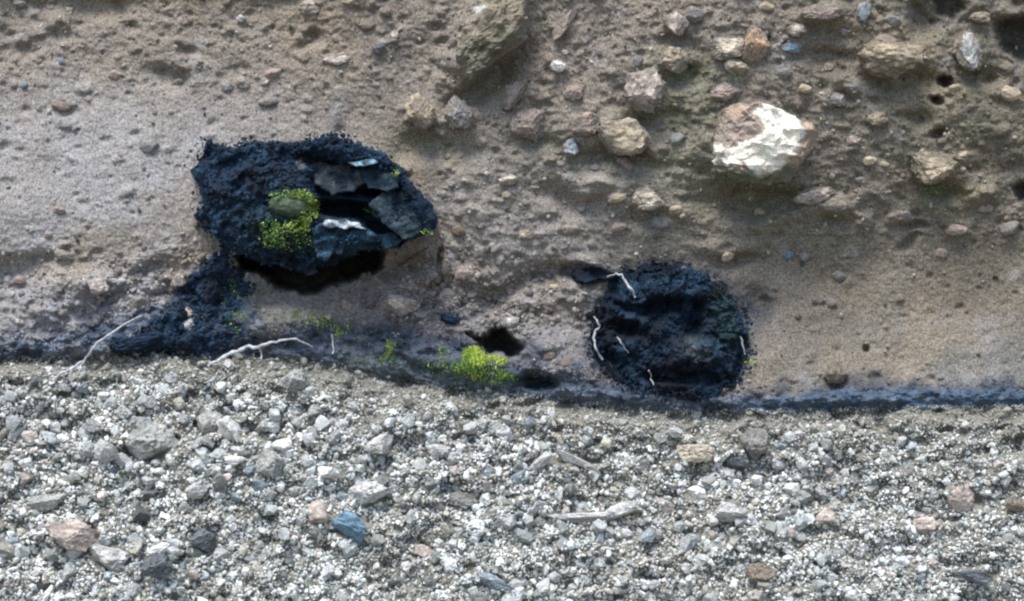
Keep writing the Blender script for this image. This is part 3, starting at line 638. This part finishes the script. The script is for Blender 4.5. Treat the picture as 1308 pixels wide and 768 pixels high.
RIGHT = [(736,343),(752,340),(770,345),(784,352),(806,346),(830,342),(856,342),(880,345),(902,354),(920,368),(936,386),(947,404),(953,428),(955,452),(950,476),(938,492),(920,502),(896,508),(868,506),(840,502),(812,498),(790,488),(772,474),(760,456),(755,436),(758,414),(764,396),(772,382),(780,372),(772,362),(756,362),(744,356)]
RIGHT = [p for p in RIGHT if not (p[0] < 778 and p[1] < 370)]+[]
RC = (856, 426)
RWALL = .035
def d_right(x, y):
    u = (x-RC[0])/100; v = (y-RC[1])/82; r = np.hypot(u, v); th = np.arctan2(v, u)
    wx = x+11*nz(x, y, 26, 1); wy = y+10*nz(x, y, 26, 2)
    rr = r+.10*nz(x, y, 38, 4)
    d = macro(x, y)+.058-.015*r**3
    d = d+.0075*np.cos(rr*30+1.2*nz(x, y, 50, 3))*sst(.1, .5, r)*sst(.85, .6, r)                 # rough growth rings
    d = d-.012*np.clip(1-np.abs(nz(th*22, rr*18, 9, 5))*7, 0, 1)*sst(.2, .6, r)   # radial cracks
    d = d+.026*fb(wx, wy, 30, 3, 3)+.018*fb(wx, wy, 10, 3, 5)-.012*np.abs(nz(wx, wy, 15, 6))+.0035*nz(x, y, 3.2, 2)
    d = d-.050*ell(x, y, 845, 392, 50, 8, -8, 1.6)-.050*ell(x, y, 885, 412, 12, 26, 10, 1.6)-.045*ell(x, y, 800, 420, 26, 11, 20, 1.5)
    d = d-.030*ell(x, y, 870, 482, 70, 9, 2, 1.6)-.03*ell(x, y, 790, 462, 20, 10, 20, 1.5)
    d = d+.040*ell(x, y, 888, 448, 34, 20, 10, 1.6)+.022*ell(x, y, 850, 372, 60, 14, 0, 1.6)+.02*ell(x, y, 835, 420, 20, 14, 0, 1.6)
    return d
def c_right(x, y):
    c = np.tile(np.array([.009, .017, .030]), (len(x), 1))
    c = lerp(c, np.array([.024, .052, .085]), sst(.0, .55, fb(x, y, 20, 3, 3))*.7)
    c = lerp(c, np.array([.009, .010, .014]), sst(.0, .45, fb(x, y, 28, 2, 6))*.7)
    c = lerp(c, np.array([.11, .125, .12]), .6*ell(x, y, 890, 446, 24, 14, 20, 1.5)*np.clip(.6+.8*fb(x, y, 9, 2, 2), 0, 1))
    c = lerp(c, np.array([.045, .085, .07]), .4*ell(x, y, 930, 395, 20, 40))
    return c
rlog = bpy.data.objects.new('charred_log', None); COL.objects.link(rlog); rlog.location = P(856, 505, RWALL); rlog['label'] = 'round black charred log end set in the wall at right with cracked rings'
rlog['category'] = 'charred log'; rlog['group'] = 'charred logs'
under(lump('log_end', RIGHT, RC, d_right, c_right, M_char, jag=6.0, backd=-.12, rim=12, round_=.014), rlog)
under(crumbs('char_crumbs', 1700, reg_ring(RIGHT, RC, .14), d_right, (1.2, 3.6), c_right, M_char, None, 6), rlog)
# charred sliver beyond the upper left of the round log
tl = [(730,350),(738,341),(756,338),(772,344),(790,350),(784,357),(766,356),(750,362),(736,360)]
lump('charcoal_fragment', tl, (758,350), lambda x, y: face(x, y, False)+.045+.010*fb(x, y, 10, 3, 2), c_right, M_char, nth=110, nr=26, backd=-.05, jag=2.5, rim=6, round_=.015,
     label='small black charcoal sliver at the upper left of the round log end', cat='charcoal')
# other bits of charcoal caught in the soil and ash
for (x, y, rx, ry, a, lab) in ((700,492,26,9,-6,'black charcoal lump lying in the soil between moss tuft and round log'), (575,408,14,7,10,'small dark charcoal chip above the left end of the black cavity'), (300,425,30,8,10,'flat black charcoal flake in the soil left of the mossy mound'),
      (180,436,34,10,-14,'long blue black charcoal flake behind the forked white root'), (265,372,20,26,20,'crumbly black charcoal mass under the lower left corner of the jagged log'), (757,402,9,6,0,'tiny black charcoal bit at the upper end of the looped rootlet')):
    V, F = rock(4, 300+int(x), 8, .25, (.55, .9), .1); W = V*np.array([rx*S, min(rx, ry)*.8*S, ry*S]); ca, sa = math.cos(RAD(-a)), math.sin(RAD(-a))
    W = np.stack([ca*W[:, 0]-sa*W[:, 2], W[:, 1]-.003*vn3(V*9+5), sa*W[:, 0]+ca*W[:, 2]], -1)
    cc = c_right(x+W[:, 0]/S, y-W[:, 2]/S)*1.5
    put('charcoal_piece', mesh('charcoal_piece', W, F, M_char, cc), None, P(x, y, D1(x, y)+.0035), lab, 'charcoal', 'charcoal pieces in the soil')

# ------------------------------------------------------------------ twigs and white roots
def tube(path, rad, seg=7, sub=6, jit=1.5, seed=0):
    r = random.Random(seed); pts = []; rs = []
    for i in range(len(path)-1):
        for k in range(sub):
            t = k/sub; a, b = path[i], path[i+1]; pts.append([a[j]+(b[j]-a[j])*t for j in range(3)]); rs.append(rad[i]+(rad[i+1]-rad[i])*t)
    pts.append(list(path[-1])); rs.append(rad[-1])
    pts = np.array(pts, float); n = len(pts)
    ph = r.uniform(0, 99)
    pts[:, 0] += jit*nz(np.arange(n)*1.0+ph, np.zeros(n), 3.1, 1); pts[:, 1] += jit*nz(np.arange(n)*1.0+ph, np.zeros(n), 2.7, 2)
    W = P(pts[:, 0], pts[:, 1], pts[:, 2]); T = np.gradient(W, axis=0); T /= np.linalg.norm(T, axis=1)[:, None]+1e-9
    U = np.cross(T, np.array([0, 1, 0])); U /= np.linalg.norm(U, axis=1)[:, None]+1e-9; N = np.cross(T, U)
    a = np.linspace(0, 2*np.pi, seg, endpoint=False); R = np.array(rs)*.85*S*(1+.35*nz(np.arange(n)+ph, np.ones(n), 1.7, 3))
    V = W[:, None]+R[:, None, None]*(np.cos(a)[None, :, None]*U[:, None]+np.sin(a)[None, :, None]*N[:, None])
    V = np.concatenate([V.reshape(-1, 3), W[:1], W[-1:]]); F = [tuple(f) for f in gridfaces(n, seg, True)]
    tri = [(n*seg, (j+1) % seg, j) for j in range(seg)]+[(n*seg+1, (n-1)*seg+j, (n-1)*seg+(j+1) % seg) for j in range(seg)]
    return V, F, tri
def tubes(name, list_, mat, label, cat, group=None, surf=None, seed=0):
    V_ = []; F_ = []; n = 0
    for q, (path, rad) in enumerate(list_):
        p3 = []
        for p in path:
            d = (surf(np.array([float(p[0])]), np.array([float(p[1])]))[0] if surf else max(D1(p[0], p[1]), D1(p[0], p[1]+6)-.01))+(p[2] if len(p) > 2 else .012)
            p3.append((p[0], p[1], d))
        V, F, tri = tube(p3, rad, seed=seed+q); V_.append(V); F_ += [tuple(i+n for i in f) for f in F]+[tuple(i+n for i in f) for f in tri]; n += len(V)
    me = bpy.data.meshes.new(name); me.from_pydata(np.concatenate(V_).tolist(), [], F_); me.materials.append(mat)
    for p in me.polygons: p.use_smooth = True
    return put(name, me, None, None, label, cat, group)
RG = 'thin white roots hanging from the soil'
tubes('root', [([(181,402,.012),(166,411,.02),(150,421,.03),(134,432,.035),(121,441,.035),(116,450,.03),(108,459,.03),(96,468,.03),(84,474,.03),(70,483,.02)], [1.1,1.5,1.7,1.7,1.8,1.9,1.7,1.7,1.8,2.2]), ([(114,452,.03),(106,462,.035),(102,472,.035),(98,482,.02)], [1.5,1.4,1.4,1.0]), ([(93,468,.03),(91,474,.03),(90,480,.02)], [1.2,1.0,.7])],
      M_root, 'long forked white root slanting down at far left', 'root', RG, seed=1)
tubes('root', [([(267,467,.02),(280,460,.03),(292,453,.03),(304,449,.035),(318,443,.035),(330,444,.035),(344,438,.035),(358,436,.035),(372,433,.035),(386,436,.03),(399,443,.02)], [2.6,2.6,2.8,3.0,3.0,2.4,2.0,1.9,1.8,1.4,.8]), ([(332,444,.035),(334,450,.035),(333,459,.03)], [1.6,1.4,1.0])],
      M_root, 'thick white root lying along the top of the gravel below the mossy mound', 'root', RG, seed=5)
tubes('root', [([(424,428,.02),(426,440,.03),(426,452,.03)], [.9,.9,1.1])], M_root, 'short faint upright rootlet right of the thick white root', 'root', RG, seed=8)
sr = lambda x, y: np.maximum(d_right(x, y), face(x, y, False))
tubes('root', [([(776,353,.02),(786,350,.03),(794,351,.035),(798,358,.04),(805,368,.045),(812,380,.03)], [1.0,1.3,1.5,1.7,1.9,1.5])], M_root, 'bent white rootlet over the upper left edge of the round log', 'root', RG, surf=sr, seed=9)
tubes('root', [([(759,404,.03),(763,411,.035),(766,417,.04),(760,424,.04),(758,434,.04),(762,446,.04),(770,459,.03)], [.9,1.3,1.5,1.5,1.5,1.4,1.4])], M_root, 'white looped rootlet hanging down the left edge of the round log', 'root', RG, surf=sr, seed=12)
tubes('root', [([(789,431,.035),(794,438,.04),(798,446,.04),(804,451,.03)], [1.1,1.1,1.0,.7])], M_root, 'short thin rootlet in the left part of the round log face', 'root', RG, surf=sr, seed=14)
tubes('root', [([(829,473,.035),(831,482,.04),(834,492,.04)], [.9,.9,.7])], M_root, 'tiny upright rootlet low on the round log face', 'root', RG, surf=sr, seed=15)
tubes('root', [([(946,430,.02),(949,441,.02),(952,452,.015)], [1.0,1.2,1.0])], M_root, 'tiny pale rootlet on the right rim of the round log', 'root', RG, surf=sr, seed=16)
M_rust = earth('rusty_twig', c1=(.17, .09, .05), c2=(.08, .05, .035), cscale=60, rough=.8)
tubes('twig', [([(508,341,.02),(520,333,.035),(532,326,.035),(545,317,.02)], [1.6,2.0,2.0,1.2])], M_rust, 'rusty brown twig under the right end of the jagged log', 'twig', seed=17)
tubes('twig', [([(598,332,.01),(606,337,.012),(616,341,.01)], [1.0,1.0,.8])], M_rust, 'fine dark twig stub in the ash right of the jagged log', 'twig', seed=18)

# ------------------------------------------------------------------ moss
def moss(name, patches, depthf, label, seed, cat='moss', cols=((.14, .30, .07), (.66, .72, .13), (.06, .14, .06)), blade=False):
    r = np.random.RandomState(seed); xs = []; ys = []; kk = []
    for (cx, cy, rx, ry, n, tone) in patches:
        a = r.uniform(0, 2*np.pi, n); q = np.sqrt(r.rand(n))*(1+.25*r.randn(n)*.5); xs.append(cx+rx*q*np.cos(a)); ys.append(cy+ry*q*np.sin(a)); kk.append(np.clip(tone-.08+.42*r.randn(n), 0, 1))
    x = np.concatenate(xs); y = np.concatenate(ys); k = np.concatenate(kk); n = len(x)
    cl = fb(x, y, 8, 2, 3); keep = cl > -.22+.2*r.randn(n); x, y, k = x[keep], y[keep], k[keep]; n = len(x)
    base = P(x, y, depthf(x, y)+r.uniform(.001, .014, n))
    V = []; F = []; C = []
    c0, c1, c2 = [np.array(c) for c in cols]
    ln = r.uniform(1.6, 3.4, n)*S*(1.5 if blade else 1); wd = ln*(.22 if blade else .55)
    dirs = r.randn(n, 3)*.6; dirs[:, 1] -= .9
    if blade: dirs = r.randn(n, 3)*.35; dirs[:, 2] += .9; dirs[:, 1] -= .5
    dirs /= np.linalg.norm(dirs, axis=1)[:, None]
    sd_ = np.cross(dirs, r.randn(n, 3)); sd_ /= np.linalg.norm(sd_, axis=1)[:, None]; nn = np.cross(dirs, sd_)
    p0 = base-dirs*ln[:, None]*.4; p1 = base+sd_*wd[:, None]*.5; p2 = base+dirs*ln[:, None]*.8-nn*ln[:, None]*.25; p3 = base-sd_*wd[:, None]*.5; p4 = base+nn*ln[:, None]*.22
    V = np.stack([p0, p1, p2, p3, p4], 1).reshape(-1, 3)
    f = np.array([[0, 1, 4], [1, 2, 4], [2, 3, 4], [3, 0, 4], [0, 2, 1], [0, 3, 2]]); F = (f[None]+(np.arange(n)*5)[:, None, None]).reshape(-1, 3)
    col = np.where((k < .5)[:, None], c2+(c0-c2)*(k*2)[:, None], c0+(c1-c0)*((k-.5)*2)[:, None])*r.uniform(.8, 1.25, n)[:, None]
    return put(name, mesh(name, V, F, M_moss, np.repeat(col, 5, 0)), None, None, label, cat, kind='stuff' if name == 'moss_patch' else None)
V, F = rock(4, 505, 5, .14, (.7, .95), .08)
W = V*np.array([24*S, 18*S, 16*S]); cx = np.tile(np.array([.085, .115, .075]), (len(V), 1))*(1+.5*vn3(V*6+3))[:, None]
put('mossy_stone', mesh('mossy_stone', W, F, M_grit, cx), None, P(368, 263, d_left(np.array([368.]), np.array([263.]))[0]+.008), 'small dull green rounded lump ringed by moss on the jagged log', 'stone')
def dl2(x, y): return np.maximum(d_left(x, y), .0)+.012
moss('moss_clump', [(384,252,17,10,520,.62),(393,272,13,16,620,.85),(378,290,16,8,330,.8),(346,292,13,12,330,.45),(350,308,18,10,260,.45),(372,306,24,12,180,.55),(360,250,16,8,180,.35),(402,262,7,8,160,.75),(385,300,22,22,130,.4)], dl2, 'bright yellow green moss clump clinging to the jagged charred log', 21)
fs = lambda x, y: face(x, y, False)
def tuftd(x, y): return face(x, y, False)+.03*ell(x, y, 615, 458, 34, 14, 14, 1.6)+.008
moss('moss_tuft', [(606,452,13,9,900,.95),(622,461,22,7,1100,.98),(636,462,12,5,420,.9),(598,456,8,12,320,.6),(610,470,24,10,620,.5),(625,480,30,9,560,.4),(640,484,18,8,260,.35),(590,470,14,10,160,.3)], tuftd, 'brightest yellow green moss tuft in front of the black cavity', 22, blade=True)
moss('moss_patch', [(372,405,14,9,90,.4),(388,402,18,8,120,.5),(410,410,16,8,130,.5),(432,427,8,7,110,.65),(432,420,20,10,80,.4)], fs, 'thin green moss on the grey mound under the jagged log', 23, blade=True)
moss('moss_patch', [(498,448,7,12,150,.5),(496,462,12,8,90,.35),(550,470,30,10,120,.3),(480,462,30,8,80,.25),(565,455,10,14,110,.4)], fs, 'sparse green sprigs on the blue soil left of the moss tuft', 24, blade=True)
moss('moss_patch', [(305,400,14,10,110,.35),(292,372,16,14,90,.3),(330,372,20,10,60,.25),(300,418,12,8,60,.35)], fs, 'dark green moss on the black soil below the jagged log left side', 25)
moss('moss_patch', [(935,226,26,6,110,.2),(975,238,30,6,120,.15),(1000,236,14,8,50,.2)], lambda x, y: face(x, y, False)+.03, 'dark green moss fringe under the big white faced stone', 26)
moss('moss_patch', [(1186,243,14,7,70,.35),(1205,238,12,6,40,.3)], lambda x, y: face(x, y, False)+.012, 'small green moss fringe under the round tan stone at right', 27)
moss('moss_patch', [(826,140,12,6,60,.25),(816,178,10,5,40,.3),(872,92,14,8,50,.3),(940,98,12,6,50,.35)], lambda x, y: face(x, y, False)+.012, 'scattered dark moss flecks round the upper right stones', 28)
moss('moss_patch', [(958,462,7,5,60,.6),(962,470,5,5,20,.5)], lambda x, y: face(x, y, False)+.016, 'tiny green moss fleck at the right rim of the round log', 29)
moss('moss_patch', [(483,272,10,5,40,.5),(545,296,8,4,50,.5),(505,222,5,6,40,.6),(470,268,6,4,30,.5)], lambda x, y: d_left(x, y)+.01, 'tiny green moss flecks on the right half of the jagged log', 30)

# ------------------------------------------------------------------ larger, recognisable stones of the pumice bed
GG = 'larger stones lying in the pumice gravel'
GRAV = [
 (94,683,36,20,8,'palepink',.6,'large pale pink wedge of stone casting a dark shadow at lower left'),
 (291,546,13,17,-10,'white',.7,'bright white upright stone beside a brown stone, left of centre'),
 (266,541,19,17,20,'ashpale',.45,'brown pink stone touching the bright white upright stone'),
 (300,588,15,8,-4,'white',.6,'flat bright white stone below the bright white upright stone'),
 (137,577,16,15,0,'pale',.6,'rounded whitish stone at the left edge of the broad grey stone'),
 (190,566,36,26,-20,'ashpale',-.1,'broad dull grey stone half buried in the upper left gravel'),
 (468,631,27,17,-18,'pale',.6,'pale wedge shaped stone above the blue stone'),
 (448,673,25,17,24,'blue',.5,'smooth blue stone, the only blue one in the lower gravel'),
 (405,656,13,16,-10,'palepink',.5,'pink topped stone just left of the blue stone'),
 (200,723,22,16,0,'slate',.5,'dark blue grey stone at lower left under a small white one'),
 (206,701,15,8,-14,'white',.6,'small white stone lying over the dark blue grey stone'),
 (377,486,20,15,0,'ashpale',.5,'grey lump at the very top of the gravel below the thick root'),
 (141,712,27,17,0,'pale',.4,'pale rough stone right of the large pink wedge'),
 (345,592,18,17,20,'ashpale',.5,'pointed grey stone right of the flat white one'),
 (420,603,15,8,6,'white',.6,'white oval pebble left of the pale wedge'),
 (362,567,15,9,-14,'white',.55,'white oval pebble above and left of the other white oval'),
 (632,744,24,9,24,'steel',.5,'blue grey tilted slab at the bottom edge centre'),
 (735,588,34,7,26,'pale',.55,'long pale bar slanting down to the right in mid gravel'),
 (694,588,22,7,-36,'pale',.55,'short pale bar slanting up to meet the longer pale bar'),
 (932,654,25,15,-6,'pale',.5,'pale triangular stone with a dark shadow at lower right'),
 (1056,659,14,10,0,'palepink',.6,'small pale pink capped stone over a dark gap'),
 (1182,670,16,12,0,'palepink',.5,'pink oval stone at lower right'),
 (1228,638,24,17,-4,'palepink',.35,'broad speckled pink patch of stone above the pink oval'),
 (965,566,19,22,0,'grey',.45,'upright greenish grey stone below the right end of the round log'),
 (890,579,25,12,0,'cream',.45,'broad cream stone under the round log'),
 (889,629,17,13,0,'white',.5,'whitish rounded stone left of the pale triangular stone'),
 (968,613,8,8,0,'white',.7,'small bright white pebble right of the blue green smear'),
 (970,733,20,13,0,'brown',.5,'dark brown stone near the bottom edge right of centre'),
 (262,690,19,15,-18,'slate',.2,'dark grey stone standing in for a shaded hollow between the pale rough one and the white ones'),  # dark stone put where there is only the shade of a hollow
 (750,660,46,8,-2,'pale',.5,'long pale ledge stone over a dark gap, centre bottom'),
 (792,652,24,9,-22,'pale',.5,'pale slanting stone at the right end of the long ledge'),
 (820,628,0,0,0,'pale',.5,''),
 (540,704,14,9,0,'palepink',.5,'small pinkish stone left of the bottom slab'),
 (940,590,18,10,16,'slate',.4,'blue grey stone in shade left of the small bright white pebble'),
 (1246,736,30,9,12,'slate',.3,'long dark stone near the bottom right corner'),
 (1296,645,12,10,0,'brown',.4,'reddish brown stone at the right edge'),
 (60,640,26,10,-8,'ashpale',.45,'grey slab at the far left with a shadow under it'),
 (250,626,18,12,-30,'pale',.45,'pale pointed stone left of centre beneath the broad grey stone'),
 (560,575,18,10,-10,'pale',.5,'pale pinkish stone in the upper middle gravel'),
 (485,568,20,14,-16,'pale',.5,'whitish angular stone right of centre left, high in the gravel'),
 (590,640,20,11,6,'grey',.4,'grey stone sunk under a dark hollow right of the pale wedge'),
]
k = 200
for (x, y, rx, ry, a, c, pr_, lab) in GRAV:
    if not rx: continue
    k += 1; BLOCK.append((x, y, rx*.92, ry*.92))
    stone('gravel_stone', x, y, rx, ry, a, c, lab, pr_+.15, seed=k, cat='stone', group=GG, planes=11, rough=.24, cut=(.48, .85), flat=.9, d=D1(x, y)+.004, dust=-9)

# ------------------------------------------------------------------ the gravel itself
r = np.random.RandomState(3)
N = 150000
gx = r.uniform(-320, 1630, N); gt = r.rand(N)
gb = np.interp(gx, BL[:, 0], BL[:, 1]); gy = gb-1+(1060-gb)*gt
rad = 1.6*(1-r.rand(N))**(-1/2.95); rad = np.clip(rad, 1.6, 11)
rad *= np.clip(.62+.38*sst(0, 60, gy-gb), 0, 1)*(1-.22*sst(900, 1300, gx))
rad = np.maximum(rad, 1.35)
o = np.argsort(-rad); gx, gy, rad, gb = gx[o], gy[o], rad[o], gb[o]
OC = np.zeros((700, 2000), np.float32)      # radius of the stone that already covers a cell (x+340, y-430)
yy, xx = np.mgrid[0:700, 0:2000]
for (x, y, rx, ry) in BLOCK:
    OC[((xx-340-x)/rx)**2+((yy+430-y)/ry)**2 < 1] = 99
keep = np.zeros(N, bool); crumb = r.rand(N); on = np.zeros(N)
for i in range(N):
    x, y, q = gx[i], gy[i], rad[i]; ix, iy = int(x)+340, int(y)-430
    if ix < 2 or iy < 2 or ix > 1996 or iy > 696: continue
    oc = OC[iy, ix]
    if oc > 0 and (oc > q*1.02) and not (oc < 90 and q < 2.6 and oc > 4 and crumb[i] < .30): continue
    keep[i] = True; on[i] = oc if oc > 4 else 0
    R = q*.72; a = int(R)+1
    if q > 1.8:
        y0, y1, x0, x1 = max(iy-a, 0), iy+a+1, max(ix-a, 0), ix+a+1
        blk = OC[y0:y1, x0:x1]; m = (xx[y0:y1, x0:x1]-ix)**2+(yy[y0:y1, x0:x1]-iy)**2 < R*R
        blk[m] = np.maximum(blk[m], q)
gx, gy, rad, gb, on = gx[keep], gy[keep], rad[keep], gb[keep], on[keep]
dd = face(gx, gy)+rad*S*r.uniform(-.55, .55, len(gx))+.001+on*S*.62
pos = P(gx, gy, dd)
# colours: pale pumice, some grey, pink, tan, blue-grey
n = len(gx); ty = r.rand(n); val = np.clip(1.0+.17*r.randn(n)+.34*fb(gx, gy*1.3, 22, 3, 3), .42, 1.4)
CP = np.array([(.60, .61, .59), (.51, .525, .50), (.36, .37, .34), (.50, .44, .40), (.48, .46, .385), (.33, .38, .405), (.76, .79, .79), (.18, .19, .18)])
pk = np.searchsorted(np.cumsum([.36, .24, .15, .05, .06, .04, .07]), ty)
gc = np.clip(1.27*CP[pk]*val[:, None]*np.array([1.0, .995, .985]), .05, .88)
dirt = sst(.0, .45, fb(gx, gy*1.4, 17, 3, 6))*np.clip(1.1-rad/9, .25, 1); gc = lerp(gc, np.array([.255, .24, .20]), .68*dirt)
# the bed is browner close under the soil
t = sst(70, 0, gy-gb+12*fb(gx, gy, 40, 2, 2))*.55+.25*sst(.1, .6, fb(gx, gy, 120, 2, 4)); gc = lerp(gc, np.array([.27, .235, .175]), np.clip(t, 0, 1))
inv = (gx > -5) & (gx < 1313) & (gy < 772) & (gy > gb+2)
idx = np.where(inv)[0][:300]                # sorted by size already
big = np.zeros(n, bool); big[idx] = True
PARTM = [earth('pumice_part_%d' % q, c1=tuple(c), c2=tuple(np.array(c)*.72), cscale=60, glo=.6, ghi=1.4, grain=300, bump=.7, bdist=.003, rnd=[(0, (.66, .66, .66)), (1, (1.12, 1.12, 1.12))]) for q, c in enumerate(CP)]
bank = {}
for i in idx:
    key = (int(pk[i]), i % 4)
    if key not in bank:
        V, F = rock(3, 700+key[0]*7+key[1], 10, .26, (.45, .85), .2); V = V*np.array([1, .8, .78]); bank[key] = mesh('pumice_stone', V, F, PARTM[key[0]])
    ob = put('pumice_stone', bank[key], pumice_bed, pos[i]); s_ = rad[i]*S*1.08
    ob.scale = (s_, s_, s_); ob.rotation_euler = (r.uniform(-.5, .5), r.uniform(-.6, .6), r.uniform(0, 6.28))
cls = [(~big) & (rad > 5.2), (~big) & (rad <= 5.2) & (rad > 2.5), (~big) & (rad <= 2.5)]
print('gravel', n, [int(c.sum()) for c in cls], rad[idx[-1]])
for q, (m, lv) in enumerate(zip(cls, (3, 2, 1))):
    lv = (2, 2, 1)[q]
    V, F, C = scatter(pos[m], rad[m]*S*1.05, gc[m], lv, 40+q, 16, (.45, 1.05), planes=8, rough=.34, cut=(.42, .85))
    put('loose_gravel', mesh('loose_gravel', V, F, M_grit, C), pumice_bed, kind='stuff')

# ------------------------------------------------------------------ grit that sticks out of ash and soil
def reg_ash(n, r):
    x = r.uniform(-150, 1460, n); y = r.uniform(-120, 505, n); bt = np.interp(x, BT[:, 0], BT[:, 1])
    p = np.where(y < 110, .55, .28); p = np.where((x > 560) & (y < 300), .8, p); p = np.where((x < 330) & (y > 320), 1.3, p); p = np.where((x > 400) & (x < 760) & (y > 330), 1.1, p); p = np.where((x > 960) & (y > 330), .16, p); p = np.where((x < 520) & (y > 120) & (y < 300), .2, p)
    k = (r.rand(n) < p) & (y < bt+2) & ~(((x-395)/110)**2+((y-362)/36)**2 < 1) & ~(((x-630)/46)**2+((y-436)/24)**2 < 1)
    return x[k], y[k]
def gritc(x, y):
    c = facecol(x, y); q = vn(x*3.1, y*3.7, 4)[:, None]
    return np.where(q > .72, np.array([[.40, .36, .31]]), np.where(q < .16, np.array([[.10, .095, .085]]), c*1.12))
crumbs('ash_grit', 9000, reg_ash, lambda x, y: face(x, y), (1.0, 5.0), gritc, M_grit, ash_wall, 51, sink=.15)
def reg_tail(n, r):
    x = r.uniform(130, 345, n); y = r.uniform(310, 456, n); k = polysd(x, y, TAIL)+12*fb(x, y, 18, 3, 1) > -2; return x[k], y[k]
crumbs('charcoal_crumbs', 4200, reg_tail, lambda x, y: face(x, y), (1.2, 6.0), lambda x, y: c_left(x, y)*1.1, M_char, soil_band, 58, sink=.25)
def reg_soil(n, r):
    x = r.uniform(-120, 1430, n); x = x[(r.rand(n) < 1-.8*sst(900, 1000, x))]; n = len(x); a = np.interp(x, BT[:, 0], BT[:, 1]); b = np.interp(x, BL[:, 0], BL[:, 1]); y = a-10+(b-a+16)*r.rand(n); return x, y
crumbs('soil_crumbs', 9000, reg_soil, lambda x, y: face(x, y), (.9, 3.4), lambda x, y: soilcol(x, y)*(.6+.9*vn(x*2.3, y*2.9, 3))[:, None], M_soil, soil_band, 52, sink=.25)
def spill(poly, c, lo, hi, bias):
    def f(n, r):
        th = r.uniform(-np.pi, np.pi, n); Rr = ring_interp(poly, c, th); q = lo+(hi-lo)*r.rand(n)**2.2; x = c[0]+q*Rr*np.cos(th); y = c[1]+q*Rr*np.sin(th)
        k = (fb(x, y, 24, 2, 4)+bias(th)) > 0; return x[k], y[k]
    return f
crumbs('charcoal_spill', 1500, spill(RIGHT, RC, .95, 1.12, lambda th: .15+.3*np.cos(th+.5)+.25*np.sin(th)), lambda x, y: face(x, y), (.9, 3.4), lambda x, y: c_right(x, y)*1.6, M_char, ash_wall, 71)
crumbs('charcoal_spill', 450, spill(LEFT, LC, .97, 1.12, lambda th: .05-.4*np.cos(th)), lambda x, y: face(x, y), (.9, 3.0), lambda x, y: c_left(x, y)*1.3, M_char, ash_wall, 72)
crumbs('ash_rubble', 1500, lambda n, r: (lambda x, y: (x[y < np.interp(x, BT[:, 0], BT[:, 1])+6], y[y < np.interp(x, BT[:, 0], BT[:, 1])+6]))(*[q[hollow(*[np.array(v) for v in (r1, r2_)])[0] < .01] for r1, r2_ in [(np.where(np.arange(n) % 2 == 0, r.normal(610, 85, n), r.normal(190, 75, n)), r.normal(385, 30, n))] for q in (r1, r2_)]), lambda x, y: face(x, y), (2.0, 7.0), lambda x, y: facecol(x, y)*(.7+.7*vn(x*2.1, y*2.3, 2))[:, None], M_grit, ash_wall, 61, level=2, sink=.1)
# 12 px and larger unnamed stones in the ash, each its own part of the wall
r2 = random.Random(5); pm = {}
SP = []
tries = 0
while len(SP) < 95 and tries < 6000:
    tries += 1
    x = r2.uniform(-60, 1370); y = r2.uniform(-40, 470); q = r2.uniform(4.5, 11)
    if r2.random() > dens(x, y)**1.5: continue
    if y > np.interp(x, BT[:, 0], BT[:, 1])-8: continue
    if ((x-405)/175)**2+((y-270)/118)**2 < 1 or ((x-855)/125)**2+((y-428)/100)**2 < 1 or ((x-628)/60)**2+((y-436)/34)**2 < 1 or (x > 1165 and y < 45) or (x > 1250 and y < 100): continue
    if any(abs(x-w_[0]) < w_[2]+q+3 and abs(y-w_[1]) < w_[3]+q+3 for w_ in WALL+[(970, 185, 75, 60), (620, 45, 70, 70)]): continue
    if any(math.hypot(x-a, y-b) < c+q+8 for a, b, c in SP): continue
    SP.append((x, y, q))
WPM = [rockmat(*PAL[c]) for c in ('ash', 'ash', 'tan', 'pink', 'grey', 'brown')]
for x, y, q in SP:
    key = (r2.randrange(6), r2.randrange(3))
    if key not in pm: V, F = rock(3, 900+key[0]*5+key[1], 8, .18); pm[key] = mesh('embedded_stone', V, F, WPM[key[0]])
    ob = put('embedded_stone', pm[key], ash_wall, P(x, y, D1(x, y, True)+.05*q*S)); ob.scale = (q*S*r2.uniform(1, 1.5), q*S*.8, q*S*r2.uniform(.7, 1)); ob.rotation_euler = (r2.uniform(-.3, .3), r2.uniform(-.4, .4), r2.uniform(-.3, .3))
print('tris', sum(len(o.data.loops)-2*len(o.data.polygons) for o in bpy.data.objects if o.type == 'MESH'))
